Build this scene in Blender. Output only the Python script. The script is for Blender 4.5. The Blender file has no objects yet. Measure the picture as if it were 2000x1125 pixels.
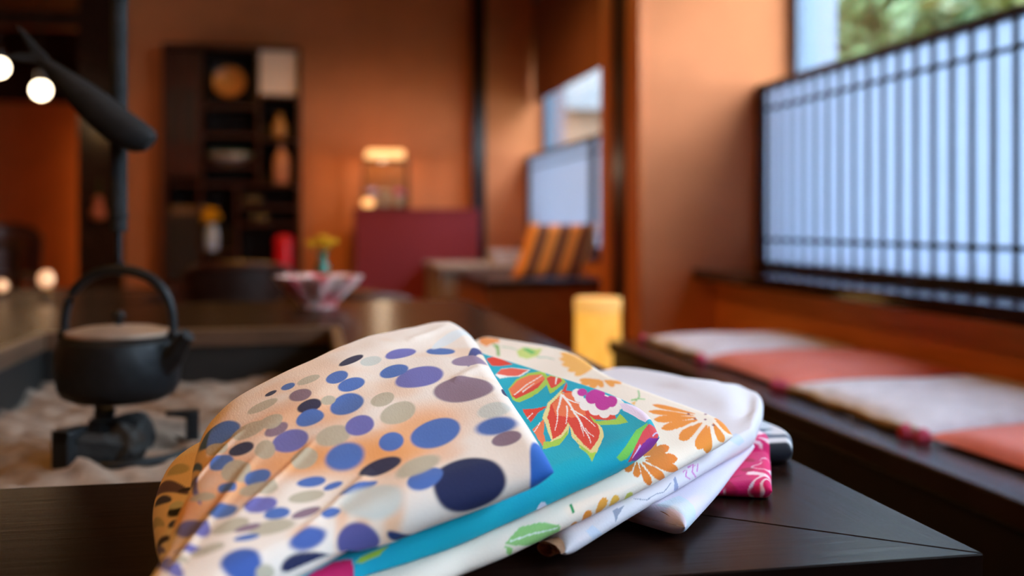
import bpy, bmesh, math, random
import numpy as np
from mathutils import Vector, Matrix

# ------------------------------------------------------------------ camera, world, light, exposure
scene = bpy.context.scene
COL = scene.collection
YAW = math.radians(11.17)
CAM_Z = 0.82
cam_data = bpy.data.cameras.new('camera')
cam = bpy.data.objects.new('camera', cam_data)
COL.objects.link(cam)
cam.location = (0, 0, CAM_Z)
cam.rotation_euler = (math.radians(90), 0, -YAW)
cam_data.sensor_width = 36.0
cam_data.lens = 36.0
cam_data.shift_y = -0.06375
cam_data.clip_start = 0.02
cam_data.dof.use_dof = True
cam_data.dof.focus_distance = 0.74
cam_data.dof.aperture_fstop = 3.3
scene.camera = cam

world = bpy.data.worlds.new('overcast_sky')
scene.world = world
world.use_nodes = True
wn = world.node_tree
wn.nodes['Background'].inputs[0].default_value = (0.68, 0.83, 1.0, 1)
wn.nodes['Background'].inputs[1].default_value = 15.5

vs = scene.view_settings
vs.view_transform = 'Standard'
vs.look = 'None'
vs.gamma = 1.0
vs.use_curve_mapping = False
vs.exposure = 0.0
WARM = (1.0, 0.49, 0.10)

# ------------------------------------------------------------------ helpers
def lin(c):
    return tuple((x / 255 / 12.92) if x / 255 <= 0.04045 else ((x / 255 + 0.055) / 1.055) ** 2.4 for x in c)

MATS = {}
def mat(name, rgb, rough=0.5, metal=0.0, var=0.0, scale=8.0, bump=0.0, stretch=(1, 1, 1), spec=0.5,
        emit=None, strength=0.0, trans=0.0, coat=0.0, sheen=0.0):
    """Procedural principled material; rgb in sRGB 0-255; var = amount of tonal grain."""
    if name in MATS: return MATS[name]
    m = bpy.data.materials.new(name); m.use_nodes = True
    nt = m.node_tree; b = nt.nodes['Principled BSDF']
    c = lin(rgb)
    b.inputs['Base Color'].default_value = (*c, 1)
    b.inputs['Roughness'].default_value = rough
    b.inputs['Metallic'].default_value = metal
    b.inputs['Specular IOR Level'].default_value = spec
    b.inputs['Transmission Weight'].default_value = trans
    b.inputs['Coat Weight'].default_value = coat
    b.inputs['Sheen Weight'].default_value = sheen
    if emit is not None:
        b.inputs['Emission Color'].default_value = (*emit, 1)
        b.inputs['Emission Strength'].default_value = strength
    if var > 0 or bump > 0:
        tc = nt.nodes.new('ShaderNodeTexCoord'); mp = nt.nodes.new('ShaderNodeMapping')
        mp.inputs['Scale'].default_value = stretch
        nz = nt.nodes.new('ShaderNodeTexNoise')
        nz.inputs['Scale'].default_value = scale; nz.inputs['Detail'].default_value = 5
        nt.links.new(tc.outputs['Object'], mp.inputs[0]); nt.links.new(mp.outputs[0], nz.inputs['Vector'])
        if var > 0:
            rp = nt.nodes.new('ShaderNodeValToRGB')
            rp.color_ramp.elements[0].position = 0.3; rp.color_ramp.elements[1].position = 0.7
            rp.color_ramp.elements[0].color = (*[x * (1 - var) for x in c], 1)
            rp.color_ramp.elements[1].color = (*[min(1, x * (1 + var)) for x in c], 1)
            nt.links.new(nz.outputs[0], rp.inputs[0]); nt.links.new(rp.outputs[0], b.inputs['Base Color'])
        if bump > 0:
            bp = nt.nodes.new('ShaderNodeBump'); bp.inputs['Strength'].default_value = bump
            bp.inputs['Distance'].default_value = 0.004
            nt.links.new(nz.outputs[0], bp.inputs['Height']); nt.links.new(bp.outputs[0], b.inputs['Normal'])
    MATS[name] = m
    return m

def attr_mat(name, rough=0.8, sheen=0.08, weave=900.0, bump=0.25):
    """cloth whose printed pattern is stored per vertex of the cloth"""
    m = bpy.data.materials.new(name); m.use_nodes = True
    nt = m.node_tree; b = nt.nodes['Principled BSDF']
    a = nt.nodes.new('ShaderNodeAttribute'); a.attribute_name = 'print'
    nt.links.new(a.outputs['Color'], b.inputs['Base Color'])
    b.inputs['Roughness'].default_value = rough
    b.inputs['Sheen Weight'].default_value = sheen
    b.inputs['Specular IOR Level'].default_value = 0.25
    tc = nt.nodes.new('ShaderNodeTexCoord'); nz = nt.nodes.new('ShaderNodeTexNoise')
    mp = nt.nodes.new('ShaderNodeMapping'); mp.inputs['Scale'].default_value = (1, 0.25, 1)
    mp.inputs['Rotation'].default_value = (0, 0, 0.7)
    nz.inputs['Scale'].default_value = weave; nz.inputs['Detail'].default_value = 2
    bp = nt.nodes.new('ShaderNodeBump'); bp.inputs['Strength'].default_value = bump; bp.inputs['Distance'].default_value = 0.0008
    nt.links.new(tc.outputs['Object'], mp.inputs[0]); nt.links.new(mp.outputs[0], nz.inputs['Vector'])
    nt.links.new(nz.outputs[0], bp.inputs['Height']); nt.links.new(bp.outputs[0], b.inputs['Normal'])
    MATS[name] = m
    return m

WL = {}
def tag(o, label=None, cat=None, group=None, kind=None):
    if label: o['label'] = label
    if cat: o['category'] = cat
    if group: o['group'] = group
    if kind: o['kind'] = kind
    return o

def thing(name, label, cat, loc, group=None):
    o = bpy.data.objects.new(name, None); COL.objects.link(o)
    o.location = loc; o.empty_display_size = 0.05
    WL[o] = Vector(loc)
    return tag(o, label, cat, group)

class Geo:
    def __init__(s): s.v = []; s.f = []
    def add(s, v, f):
        n = len(s.v); s.v += [tuple(p) for p in v]; s.f += [tuple(i + n for i in q) for q in f]; return s
    def box(s, x0, x1, y0, y1, z0, z1, bev=0.0):
        if bev > 0:
            bm = bmesh.new(); bmesh.ops.create_cube(bm, size=1)
            for p in bm.verts: p.co = ((p.co.x + .5) * (x1 - x0) + x0, (p.co.y + .5) * (y1 - y0) + y0, (p.co.z + .5) * (z1 - z0) + z0)
            bmesh.ops.bevel(bm, geom=list(bm.edges), offset=bev, segments=2, profile=0.5, affect='EDGES')
            bm.verts.index_update()
            s.add([p.co[:] for p in bm.verts], [[q.index for q in f.verts] for f in bm.faces]); bm.free(); return s
        v = [(x, y, z) for z in (z0, z1) for y in (y0, y1) for x in (x0, x1)]
        return s.add(v, [(0, 2, 3, 1), (4, 5, 7, 6), (0, 1, 5, 4), (2, 6, 7, 3), (0, 4, 6, 2), (1, 3, 7, 5)])
    def lathe(s, prof, c=(0, 0, 0), n=32, mod=None):
        """prof = [(radius, z)], revolved about the vertical through c; mod(angle, i) scales the radius"""
        v = []
        for i, (r, z) in enumerate(prof):
            for k in range(n):
                a = 2 * math.pi * k / n; rr = r * (mod(a, i) if mod else 1)
                v.append((c[0] + rr * math.cos(a), c[1] + rr * math.sin(a), c[2] + z))
        f = [(i * n + k, i * n + (k + 1) % n, (i + 1) * n + (k + 1) % n, (i + 1) * n + k) for i in range(len(prof) - 1) for k in range(n)]
        if prof[0][0] > 1e-5: f.append(tuple(range(n - 1, -1, -1)))
        if prof[-1][0] > 1e-5: f.append(tuple((len(prof) - 1) * n + k for k in range(n)))
        return s.add(v, f)
    def tube(s, path, r, n=10, closed=False):
        P = [Vector(p) for p in path]; m = len(P); v = []; rs = r if isinstance(r, (list, tuple)) else [r] * m
        up = Vector((0, 0, 1))
        for i in range(m):
            a = P[(i - 1) % m] if (closed or i) else P[0]; b = P[(i + 1) % m] if (closed or i < m - 1) else P[-1]
            d = (b - a).normalized()
            u = up if abs(d.z) < 0.9 else Vector((1, 0, 0))
            e1 = d.cross(u).normalized(); e2 = d.cross(e1).normalized()
            for k in range(n):
                t = 2 * math.pi * k / n
                v.append(tuple(P[i] + rs[i] * (math.cos(t) * e1 + math.sin(t) * e2)))
        rng = m if closed else m - 1
        f = [(i * n + k, i * n + (k + 1) % n, ((i + 1) % m) * n + (k + 1) % n, ((i + 1) % m) * n + k) for i in range(rng) for k in range(n)]
        if not closed: f += [tuple(range(n - 1, -1, -1)), tuple((m - 1) * n + k for k in range(n))]
        return s.add(v, f)
    def ball(s, c, r, sc=(1, 1, 1), n=14):
        prof = [(math.sin(math.pi * i / n) * 1.0, -math.cos(math.pi * i / n)) for i in range(n + 1)]
        g = Geo().lathe([(max(p[0], 1e-6), p[1]) for p in prof], n=n * 2)
        return s.add([(c[0] + x * r * sc[0], c[1] + y * r * sc[1], c[2] + z * r * sc[2]) for x, y, z in g.v], g.f)
    def prism(s, poly, z0, z1):
        n = len(poly); v = [(x, y, z0) for x, y in poly] + [(x, y, z1) for x, y in poly]
        return s.add(v, [tuple(range(n - 1, -1, -1)), tuple(range(n, 2 * n))] + [(i, (i + 1) % n, n + (i + 1) % n, n + i) for i in range(n)])
    def xf(s, M):
        s.v = [tuple(M @ Vector(p)) for p in s.v]; return s
    def build(s, name, m, parent=None, smooth=False, loc=None, fix=True):
        me = bpy.data.meshes.new(name)
        if parent is not None: base = WL[parent]
        elif loc is not None: base = Vector(loc)
        else:
            a = np.array(s.v); base = Vector(((a[:, 0].min() + a[:, 0].max()) / 2, (a[:, 1].min() + a[:, 1].max()) / 2, a[:, 2].min()))
        me.from_pydata([tuple(Vector(p) - base) for p in s.v], [], s.f)
        if fix:
            bm = bmesh.new(); bm.from_mesh(me); bmesh.ops.recalc_face_normals(bm, faces=bm.faces); bm.to_mesh(me); bm.free()
        if smooth:
            me.polygons.foreach_set('use_smooth', [True] * len(me.polygons))
        me.materials.append(m)
        o = bpy.data.objects.new(name, me); COL.objects.link(o)
        if parent is not None: o.parent = parent
        else: o.location = base
        WL[o] = Vector(base)
        if smooth: autosmooth(o)
        return o

def autosmooth(o, ang=40):
    bm = bmesh.new(); bm.from_mesh(o.data)
    for e in bm.edges:
        if len(e.link_faces) == 2 and e.calc_face_angle(0) > math.radians(ang): e.smooth = False
    bm.to_mesh(o.data); bm.free()

def B(*a, bev=0.0): return Geo().box(*a, bev=bev)
def rotz(cx, cy, deg): return Matrix.Translation((cx, cy, 0)) @ Matrix.Rotation(math.radians(deg), 4, 'Z') @ Matrix.Translation((-cx, -cy, 0))
def rot(axis, deg, c): return Matrix.Translation(c) @ Matrix.Rotation(math.radians(deg), 4, axis) @ Matrix.Translation(-Vector(c))
def struct(g, name, m, parent=None, smooth=False):
    o = g.build(name, m, parent, smooth)
    if parent is None: o['kind'] = 'structure'
    return o
def dup(o, name, parent, off):
    c = o.copy(); c.name = name; COL.objects.link(c); c.parent = parent
    c.location = o.location + Vector(off); WL[c] = WL[o]
    return c

# ------------------------------------------------------------------ materials
PLASTER = mat('clay_plaster', (226, 138, 92), 0.92, var=0.06, scale=5, bump=0.25, spec=0.2)
DARK = mat('dark_lacquered_wood', (44, 26, 19), 0.22, var=0.35, scale=14, stretch=(1, 1, 8), bump=0.04)
DARKX = mat('dark_stained_wood', (27, 16, 13), 0.35, var=0.35, scale=10, stretch=(8, 1, 1), bump=0.05)
DARKY = mat('dark_polished_wood', (48, 29, 21), 0.24, var=0.35, scale=12, stretch=(10, 1.0, 1), bump=0.05)
BENCHW = mat('brown_bench_wood', (158, 90, 48), 0.38, var=0.25, scale=10, stretch=(1, 1, 9), bump=0.05)
CEDAR = mat('orange_cedar', (216, 118, 54), 0.5, var=0.15, scale=9, stretch=(6, 6, 0.6))
SHOJIW = mat('shoji_dark_wood', (30, 21, 20), 0.45, var=0.3, scale=20, stretch=(6, 6, 1))
IRON = mat('cast_iron', (30, 31, 34), 0.5, metal=0.5, var=0.2, scale=60, bump=0.4)
SLATE = mat('weathered_dark_wood', (34, 34, 36), 0.75, spec=.25, var=0.35, scale=9, stretch=(1, 6, 6), bump=0.2)
ALU = mat('grey_aluminium', (104, 116, 138), 0.5, metal=0.2, var=0.03, scale=30)
# ------------------------------------------------------------------ room shell
floor_m = mat('dark_floor_boards', (58, 36, 26), 0.4, var=0.3, scale=6, stretch=(6, 0.6, 1), bump=0.05)
struct(B(-4.6, 2.1, -2.7, 11.3, -0.1, 0.0), 'floor', floor_m)
ceil_m = mat('dark_ceiling_boards', (92, 56, 36), 0.6, var=0.25, scale=6, stretch=(8, 0.8, 1))
struct(B(-4.6, 2.1, -2.7, 11.3, 2.75, 2.85), 'ceiling', ceil_m)
struct(B(-1.40, 1.29, 8.30, 8.45, 0, 2.75), 'wall_back', PLASTER)
struct(B(1.39, 2.0, 8.22, 8.45, 0, 2.75), 'wall_back_alcove', PLASTER)
struct(B(-4.6, -1.45, 11.0, 11.2, 0, 2.75), 'wall_far_left', PLASTER)
struct(B(-1.56, -1.44, 8.46, 11.0, 0, 2.75), 'wall_return', PLASTER)
struct(B(-4.6, -4.45, -2.6, 11.0, 0, 2.75), 'wall_left', PLASTER)
struct(B(-4.45, 2.0, -2.7, -2.55, 0, 2.75), 'wall_rear', PLASTER)
# right wall: low part, lintel and piers, glazed between
struct(B(1.88, 2.0, -2.55, 8.22, 0, 0.60), 'wall_right_lower', PLASTER)
struct(B(1.88, 2.0, -2.55, 8.22, 2.25, 2.75), 'wall_right_upper', PLASTER)
struct(B(1.88, 2.0, -2.55, -2.05, 0.56, 2.25), 'wall_right_rear_pier', PLASTER)
struct(B(1.88, 2.0, 3.80, 4.6, 0.56, 2.25), 'wall_right_pier', PLASTER)
# partition between the two seating bays
struct(B(1.266, 1.88, 3.80, 3.92, 0, 2.75), 'wall_partition', PLASTER)
struct(B(1.243, 1.266, 3.78, 3.94, 0, 2.75, bev=.004), 'trim_1', CEDAR)
struct(B(1.242, 1.34, 3.97, 4.13, 0, 2.75, bev=.004), 'trim_2', DARK)
struct(B(1.258, 1.37, 4.22, 4.36, 0, 2.75, bev=.004), 'trim_3', CEDAR)
# corner post between back wall and alcove, post at the left end of the back wall
struct(B(1.285, 1.395, 8.16, 8.30, 0, 2.75, bev=.004), 'trim_4', DARK)
struct(B(-1.72, -1.40, 8.22, 8.45, 0, 2.75, bev=.006), 'trim_5', DARK)
# lintel and beams in the left room
struct(B(-4.45, -1.72, 8.25, 8.43, 2.30, 2.42, bev=.004), 'trim_6', DARK)
struct(B(-4.45, -1.72, 8.30, 8.38, 2.60, 2.75, bev=.004), 'trim_7', DARK)

struct(B(-4.45, -1.56, 10.88, 11.0, 2.02, 2.75, bev=.004), 'trim_10', DARK)
# ledge (window board) of the near bay and panel below it
LEDGE = mat('glossy_ledge_wood', (46, 27, 20), 0.12, var=0.3, scale=10, stretch=(8, 1, 1))
struct(B(1.47, 1.88, -2.5, 3.795, 0.60, 0.64, bev=.004), 'trim_8', LEDGE)
PANEL = mat('orange_wood_panel', (222, 128, 62), 0.6, var=0.15, scale=6, stretch=(1, 0.5, 6))
struct(B(1.56, 1.60, -2.5, 3.79, 0.0, 0.60), 'wall_bench_panel', PANEL)
struct(B(1.65, 1.88, 4.37, 8.21, 0.60, 0.64, bev=.004), 'trim_9', LEDGE)
struct(B(1.67, 1.71, 4.37, 8.21, 0.0, 0.60), 'wall_alcove_panel', PANEL)

# windows: aluminium frame and panes
def make_glass():
    m = bpy.data.materials.new('clear_pane'); m.use_nodes = True; nt = m.node_tree
    nt.nodes.remove(nt.nodes['Principled BSDF'])
    t = nt.nodes.new('ShaderNodeBsdfTransparent'); t.inputs[0].default_value = (0.93, 0.96, 0.95, 1)
    g = nt.nodes.new('ShaderNodeBsdfGlossy'); g.inputs['Roughness'].default_value = 0.02
    lw = nt.nodes.new('ShaderNodeLayerWeight'); f = nt.nodes.new('ShaderNodeMath'); f.operation = 'POWER'; f.inputs[1].default_value = 4.0; f.use_clamp = True; nt.links.new(lw.outputs['Facing'], f.inputs[0])
    mx = nt.nodes.new('ShaderNodeMixShader')
    nt.links.new(f.outputs[0], mx.inputs[0]); nt.links.new(t.outputs[0], mx.inputs[1]); nt.links.new(g.outputs[0], mx.inputs[2])
    nt.links.new(mx.outputs[0], nt.nodes['Material Output'].inputs[0])
    return m
PANE = make_glass()
def window(name, y0, y1, z0, z1, mull, jamb):
    r = bpy.data.objects.new(name, None); COL.objects.link(r); r.location = (1.92, (y0 + y1) / 2, z0); WL[r] = r.location.copy()
    r['kind'] = 'structure'
    B(1.90, 1.95, y0, y1, z0, z0 + .05, bev=.003).build('window_frame_bottom', ALU, r)
    B(1.90, 1.95, y0, y1, z1 - .05, z1, bev=.003).build('window_frame_top', ALU, r)
    B(1.885, 2.06, y1 - jamb, y1 - .001, z0, z1, bev=.003).build('window_jamb', ALU, r)
    B(1.90, 1.95, y0, y0 + .06, z0, z1, bev=.003).build('window_jamb', ALU, r)
    ys = [y0] + mull + [y1]
    for k in mull: B(1.90, 1.95, k - .025, k + .025, z0 + .05, z1 - .05, bev=.003).build('mullion', ALU, r)
    for a, b in zip(ys[:-1], ys[1:]): B(1.924, 1.928, a + .02, b - .02, z0 + .05, z1 - .05).build('pane', PANE, r)
window('window_1', -2.05, 3.80, 0.64, 2.25, [-0.6, 0.9], 0.05)
window('window_2', 4.60, 8.22, 0.64, 2.25, [], 0.05)

# shoji half screens standing on the ledge
def make_paper():
    m = bpy.data.materials.new('shoji_paper'); m.use_nodes = True; nt = m.node_tree
    nt.nodes.remove(nt.nodes['Principled BSDF'])
    d = nt.nodes.new('ShaderNodeBsdfDiffuse'); d.inputs[0].default_value = (0.82, 0.82, 0.82, 1)
    t = nt.nodes.new('ShaderNodeBsdfTranslucent')
    n = nt.nodes.new('ShaderNodeTexNoise'); n.inputs['Scale'].default_value = 60; n.inputs['Detail'].default_value = 4
    c = nt.nodes.new('ShaderNodeTexCoord'); nt.links.new(c.outputs['Object'], n.inputs['Vector'])
    rp = nt.nodes.new('ShaderNodeValToRGB'); rp.color_ramp.elements[0].color = (0.55, 0.62, 0.76, 1); rp.color_ramp.elements[1].color = (0.63, 0.70, 0.84, 1)
    nt.links.new(n.outputs[0], rp.inputs[0]); nt.links.new(rp.outputs[0], t.inputs[0])
    mx = nt.nodes.new('ShaderNodeMixShader'); mx.inputs[0].default_value = 0.6
    nt.links.new(d.outputs[0], mx.inputs[1]); nt.links.new(t.outputs[0], mx.inputs[2])
    nt.links.new(mx.outputs[0], nt.nodes['Material Output'].inputs[0])
    return m
PAPER = make_paper()
def shoji(label, y0, y1, pitch, far=False, X=1.75, top=1.366):
    r = thing('shoji_screen', label, 'screen', (X, (y0 + y1) / 2, 0.64), 'half-height shoji screens on the window ledge')
    B(X - .012, X + .022, y0, y1, 0.64, 0.668, bev=.002).build('bottom_rail', SHOJIW, r)
    B(X - .012, X + .022, y0, y1, top - .026, top, bev=.002).build('top_rail', SHOJIW, r)
    for a in (y0, y1 - .035): B(X - .0125, X + .0225, a, a + .035, 0.668, top - .026, bev=.002).build('stile', SHOJIW, r)
    B(X + .013, X + .0145, y0 + .03, y1 - .03, 0.665, top - .02).build('paper', PAPER, r)
    for z in (0.754, 1.263): B(X - .002, X + .004, y0 + .035, y1 - .035, z - .007, z + .007).build('cross_bar', SHOJIW, r)
    n = int(round((y1 - y0) / pitch)); pitch = (y1 - y0) / n
    first = None
    for k in range(1, n):
        yy = y1 - k * pitch
        if first is None:
            first = (B(X + .0155, X + .021, yy - .005, yy + .005, 0.668, top - .026) if far else B(X + .004, X + .0125, yy - .008, yy + .008, 0.668, top - .026)).build('slat', SHOJIW, r)
        else: dup(first, 'slat', r, (0, -(k - 1) * pitch, 0))
    return r
shoji('dark slatted shoji screen with white paper against the salmon partition wall', 1.95, 3.795, 0.088)
shoji('dark slatted shoji screen beside the coral end cushion of the long bench', 0.1, 1.945, 0.088)
shoji('dark slatted shoji screen at the rear wall end of the window ledge', -1.75, 0.095, 0.088)
shoji('shaded fine slatted shoji screen behind the striped orange cushion', 6.25, 8.215, 0.060, True)
shoji('shaded fine slatted shoji screen next to the dark post of the partition', 4.62, 6.24, 0.060, True)

# brown roller blind of the far bay
bl = thing('roller_blind', 'brown roller blind drawn halfway down the far alcove window', 'blind', (1.80, 6.4, 1.80))
BLIND = mat('brown_blind_cloth', (150, 92, 64), 0.85, var=0.05, scale=40)
nt = BLIND.node_tree; tl = nt.nodes.new('ShaderNodeBsdfTranslucent'); tl.inputs[0].default_value = (*lin((150, 84, 56)), 1)
mx = nt.nodes.new('ShaderNodeMixShader'); mx.inputs[0].default_value = 0.18
nt.links.new(nt.nodes['Principled BSDF'].outputs[0], mx.inputs[1]); nt.links.new(tl.outputs[0], mx.inputs[2]); nt.links.new(mx.outputs[0], nt.nodes['Material Output'].inputs[0])
B(1.797, 1.801, 4.7, 8.19, 1.83, 2.62).build('blind_cloth', BLIND, bl)
B(1.790, 1.808, 4.7, 8.19, 1.80, 1.83, bev=.004).build('bottom_bar', BLIND, bl)
Geo().tube([(1.80, 4.7, 2.64), (1.80, 8.19, 2.64)], .022).build('roller', ALU, bl, True)

# outside: ground, trees, neighbouring house
gm = mat('garden_soil', (96, 100, 70), 0.9, var=0.3, scale=3)
o = B(2.05, 24, -10, 34, -0.5, -0.4).build('garden_ground', gm); o['kind'] = 'structure'
leaf_ms = [mat('leaf_green', (74, 100, 50), 0.5, var=0.35, scale=2), mat('leaf_yellow_green', (116, 124, 60), 0.5, var=0.3, scale=2),
           mat('leaf_deep_green', (48, 76, 44), 0.5, var=0.3, scale=2)]
bark = mat('bark', (84, 66, 52), 0.9, var=0.3, scale=12, bump=0.4)
def tree(label, x, y, h, rx, ry, rz, n, m, seed):
    rnd = random.Random(seed)
    t = thing('garden_tree', label, 'tree', (x, y, -0.4))
    g = Geo().tube([(x, y, -0.4), (x + .05, y - .05, h * .4), (x - .03, y + .04, h * .8)], [.09, .07, .04])
    for k in range(6):
        a = rnd.random() * 6.28; z = h * (.35 + .08 * k)
        g.tube([(x, y, z), (x + math.cos(a) * rx * .4, y + math.sin(a) * ry * .4, z + .3), (x + math.cos(a) * rx * .75, y + math.sin(a) * ry * .75, z + .5)], [.035, .022, .01], 6)
    g.build('trunk', bark, t, True)
    v = []; f = []
    gs = lambda s_: max(-1.5 * s_, min(1.5 * s_, rnd.gauss(0, s_)))
    cl = [(gs(.45), gs(.45), gs(.45), .25 + .25 * rnd.random()) for _ in range(38)]
    for _ in range(n):
        cx, cy, cz, r = rnd.choice(cl)
        c = Vector((x + rx * (cx + gs(r * .5)), y + ry * (cy + gs(r * .5)), h + rz * (cz + gs(r * .5))))
        if c.z < 0: c.z = rnd.random() * h
        if c.x < 2.3: c.x = 2.3 + rnd.random() * .3
        a = Vector((rnd.gauss(0, 1), rnd.gauss(0, 1), rnd.gauss(0, .6))).normalized(); b = a.orthogonal().normalized()
        b = Matrix.Rotation(rnd.random() * 6.28, 3, a) @ b; L = .05 + .05 * rnd.random(); W = L * .45; k = len(v)
        nrm = a.cross(b) * W * .3
        v += [tuple(c - a * L), tuple(c + b * W + nrm), tuple(c + a * L), tuple(c - b * W + nrm)]; f += [(k, k + 1, k + 2), (k, k + 2, k + 3)]
    lv = Geo(); lv.v = v; lv.f = f
    o = lv.build('foliage', m, t, fix=False); o['kind'] = 'stuff'
tree('leafy green garden tree outside the window above the shoji', 4.9, 7.6, 2.4, 1.4, 2.0, 1.3, 11000, leaf_ms[0], 1)
tree('yellowish young tree outside the clear pane of the window', 4.3, 4.7, 2.5, .9, 1.0, 1.0, 5000, leaf_ms[1], 2)
tree('deep green evergreen tree further back in the garden', 7.4, 11.5, 3.2, 2.0, 2.6, 1.9, 11000, leaf_ms[2], 3)
tree('low spreading garden tree outside the rear end of the long window', 6.4, 1.6, 2.2, 1.6, 1.8, 1.3, 6000, leaf_ms[0], 4)
nb = thing('neighbour_house', 'beige house with a grey roof outside the far alcove window', 'house', (6.0, 22.0, -0.4))
hw = mat('beige_house_wall', (122, 100, 84), 0.9, var=0.05, scale=4); hr = mat('grey_roof_tiles', (84, 86, 90), 0.7, var=0.2, scale=12)
B(2.8, 10, 18.5, 26, -0.4, 2.9).build('house_wall', hw, nb)
Geo().add([(2.4, 18.1, 2.9), (10.4, 18.1, 2.9), (10.4, 26.4, 2.9), (2.4, 26.4, 2.9), (4.8, 22.2, 6.2), (8, 22.2, 6.2)],
          [(0, 1, 5, 4), (1, 2, 5), (2, 3, 4, 5), (3, 0, 4), (3, 2, 1, 0)]).build('house_roof', hr, nb)
B(4.6, 5.8, 18.44, 18.51, 0.9, 2.0).build('house_window', ALU, nb)
# ------------------------------------------------------------------ hearth table (irori) with its border boards
T = 0.60
X0, X1, Y0, Y1 = -0.80, 0.44, 0.607, 2.93          # outer edge
x0, x1, y0, y1 = -0.53, 0.063, 0.914, 2.17         # hearth opening
ht = thing('hearth_table', 'dark lacquered wooden hearth table with mitred border boards around the ash pit', 'table', ((X0 + X1) / 2, (Y0 + Y1) / 2, 0))
TABLEX = mat('table_board_wood', (31, 18, 14), 0.26, spec=0.05, var=0.4, scale=9, stretch=(1.2, 14, 1), bump=0.05)
TABLEY = mat('table_side_board_wood', (34, 20, 15), 0.26, spec=0.05, var=0.4, scale=9, stretch=(14, 1.2, 1), bump=0.05)
def bevel_prism(poly, z0, z1, bev=0.003):
    bm = bmesh.new(); vs_ = [bm.verts.new((x, y, z0)) for x, y in poly]; f = bm.faces.new(vs_)
    r = bmesh.ops.extrude_face_region(bm, geom=[f]); bmesh.ops.translate(bm, verts=[e for e in r['geom'] if isinstance(e, bmesh.types.BMVert)], vec=(0, 0, z1 - z0))
    bmesh.ops.bevel(bm, geom=list(bm.edges), offset=bev, segments=2, profile=.5, affect='EDGES')
    bm.verts.index_update(); g = Geo().add([p.co[:] for p in bm.verts], [[q.index for q in f.verts] for f in bm.faces]); bm.free(); return g
gp = 0.0006
bevel_prism([(X0 + gp, Y0), (X1 - gp, Y0), (x1 - gp, y0 - gp), (x0 + gp, y0 - gp)], T - .055, T, .0011).build('border_board', TABLEX, ht)
bevel_prism([(x0 + gp, y1 + gp), (x1 - gp, y1 + gp), (X1 - gp, Y1), (X0 + gp, Y1)], T - .055, T, .0011).build('border_board', TABLEX, ht)
bevel_prism([(X1, Y0 + gp), (X1, Y1 - gp), (x1, y1 - gp), (x1, y0 + gp)], T - .055, T, .0011).build('border_board', TABLEY, ht)
bevel_prism([(X0, Y0 + gp), (x0, y0 + gp), (x0, y1 - gp), (X0, Y1 - gp)], T - .055, T, .0011).build('border_board', TABLEY, ht)
RIM = mat('hearth_rim_wood', (92, 66, 50), 0.35, var=0.2, scale=20)
rw = .022
for a in ((x0, x1, y0, y0 + rw), (x0, x1, y1 - rw, y1), (x0, x0 + rw, y0 + rw, y1 - rw), (x1 - rw, x1, y0 + rw, y1 - rw)):
    B(*a, T - .03, T + (.004 if a[2] > y0 else -.006), bev=.003).build('hearth_rim', RIM, ht)
LINER = mat('blackened_hearth_liner', (34, 31, 30), 0.6, metal=0.3, var=0.3, scale=12)
for a in ((x0, x1, y0 + .002, y0 + .014), (x0, x1, y1 - .014, y1 - .002), (x0 + .002, x0 + .014, y0 + .014, y1 - .014), (x1 - .014, x1 - .002, y0 + .014, y1 - .014)):
    B(*a, .34, T - .03).build('hearth_liner', LINER, ht)
B(x0, x1, y0, y1, .32, .34).build('hearth_bottom', LINER, ht)
for px in (X0 + .06, X1 - .14):
    for py in (Y0 + .06, Y1 - .14): B(px, px + .08, py, py + .08, 0, T - .055, bev=.004).build('leg', DARK, ht)
# ash
N = 90; rnd = random.Random(5)
ax = np.linspace(x0 + .014, x1 - .014, 60); ay = np.linspace(y0 + .014, y1 - .014, 120)
AX, AY = np.meshgrid(ax, ay)
AZ = 0.498 + 0.006 * np.sin(AX * 31 + 2 * np.sin(AY * 17)) + 0.005 * np.sin(AY * 43 + 3 * np.sin(AX * 23)) + 0.003 * np.sin(AX * 97 + AY * 71)
AZ += 0.018 * np.exp(-(((AX + .27) / .12) ** 2 + ((AY - 1.47) / .13) ** 2))
g = Geo(); g.v = list(zip(AX.ravel().tolist(), AY.ravel().tolist(), AZ.ravel().tolist()))
g.f = [(j * 60 + i, j * 60 + i + 1, (j + 1) * 60 + i + 1, (j + 1) * 60 + i) for j in range(119) for i in range(59)]
ASH = mat('grey_hearth_ash', (146, 124, 110), 0.95, var=0.3, scale=40, bump=0.8)
o = g.build('hearth_ash', ASH, None, True); tag(o, 'pale rumpled ash filling the hearth pit', 'ash', kind='stuff')
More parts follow.
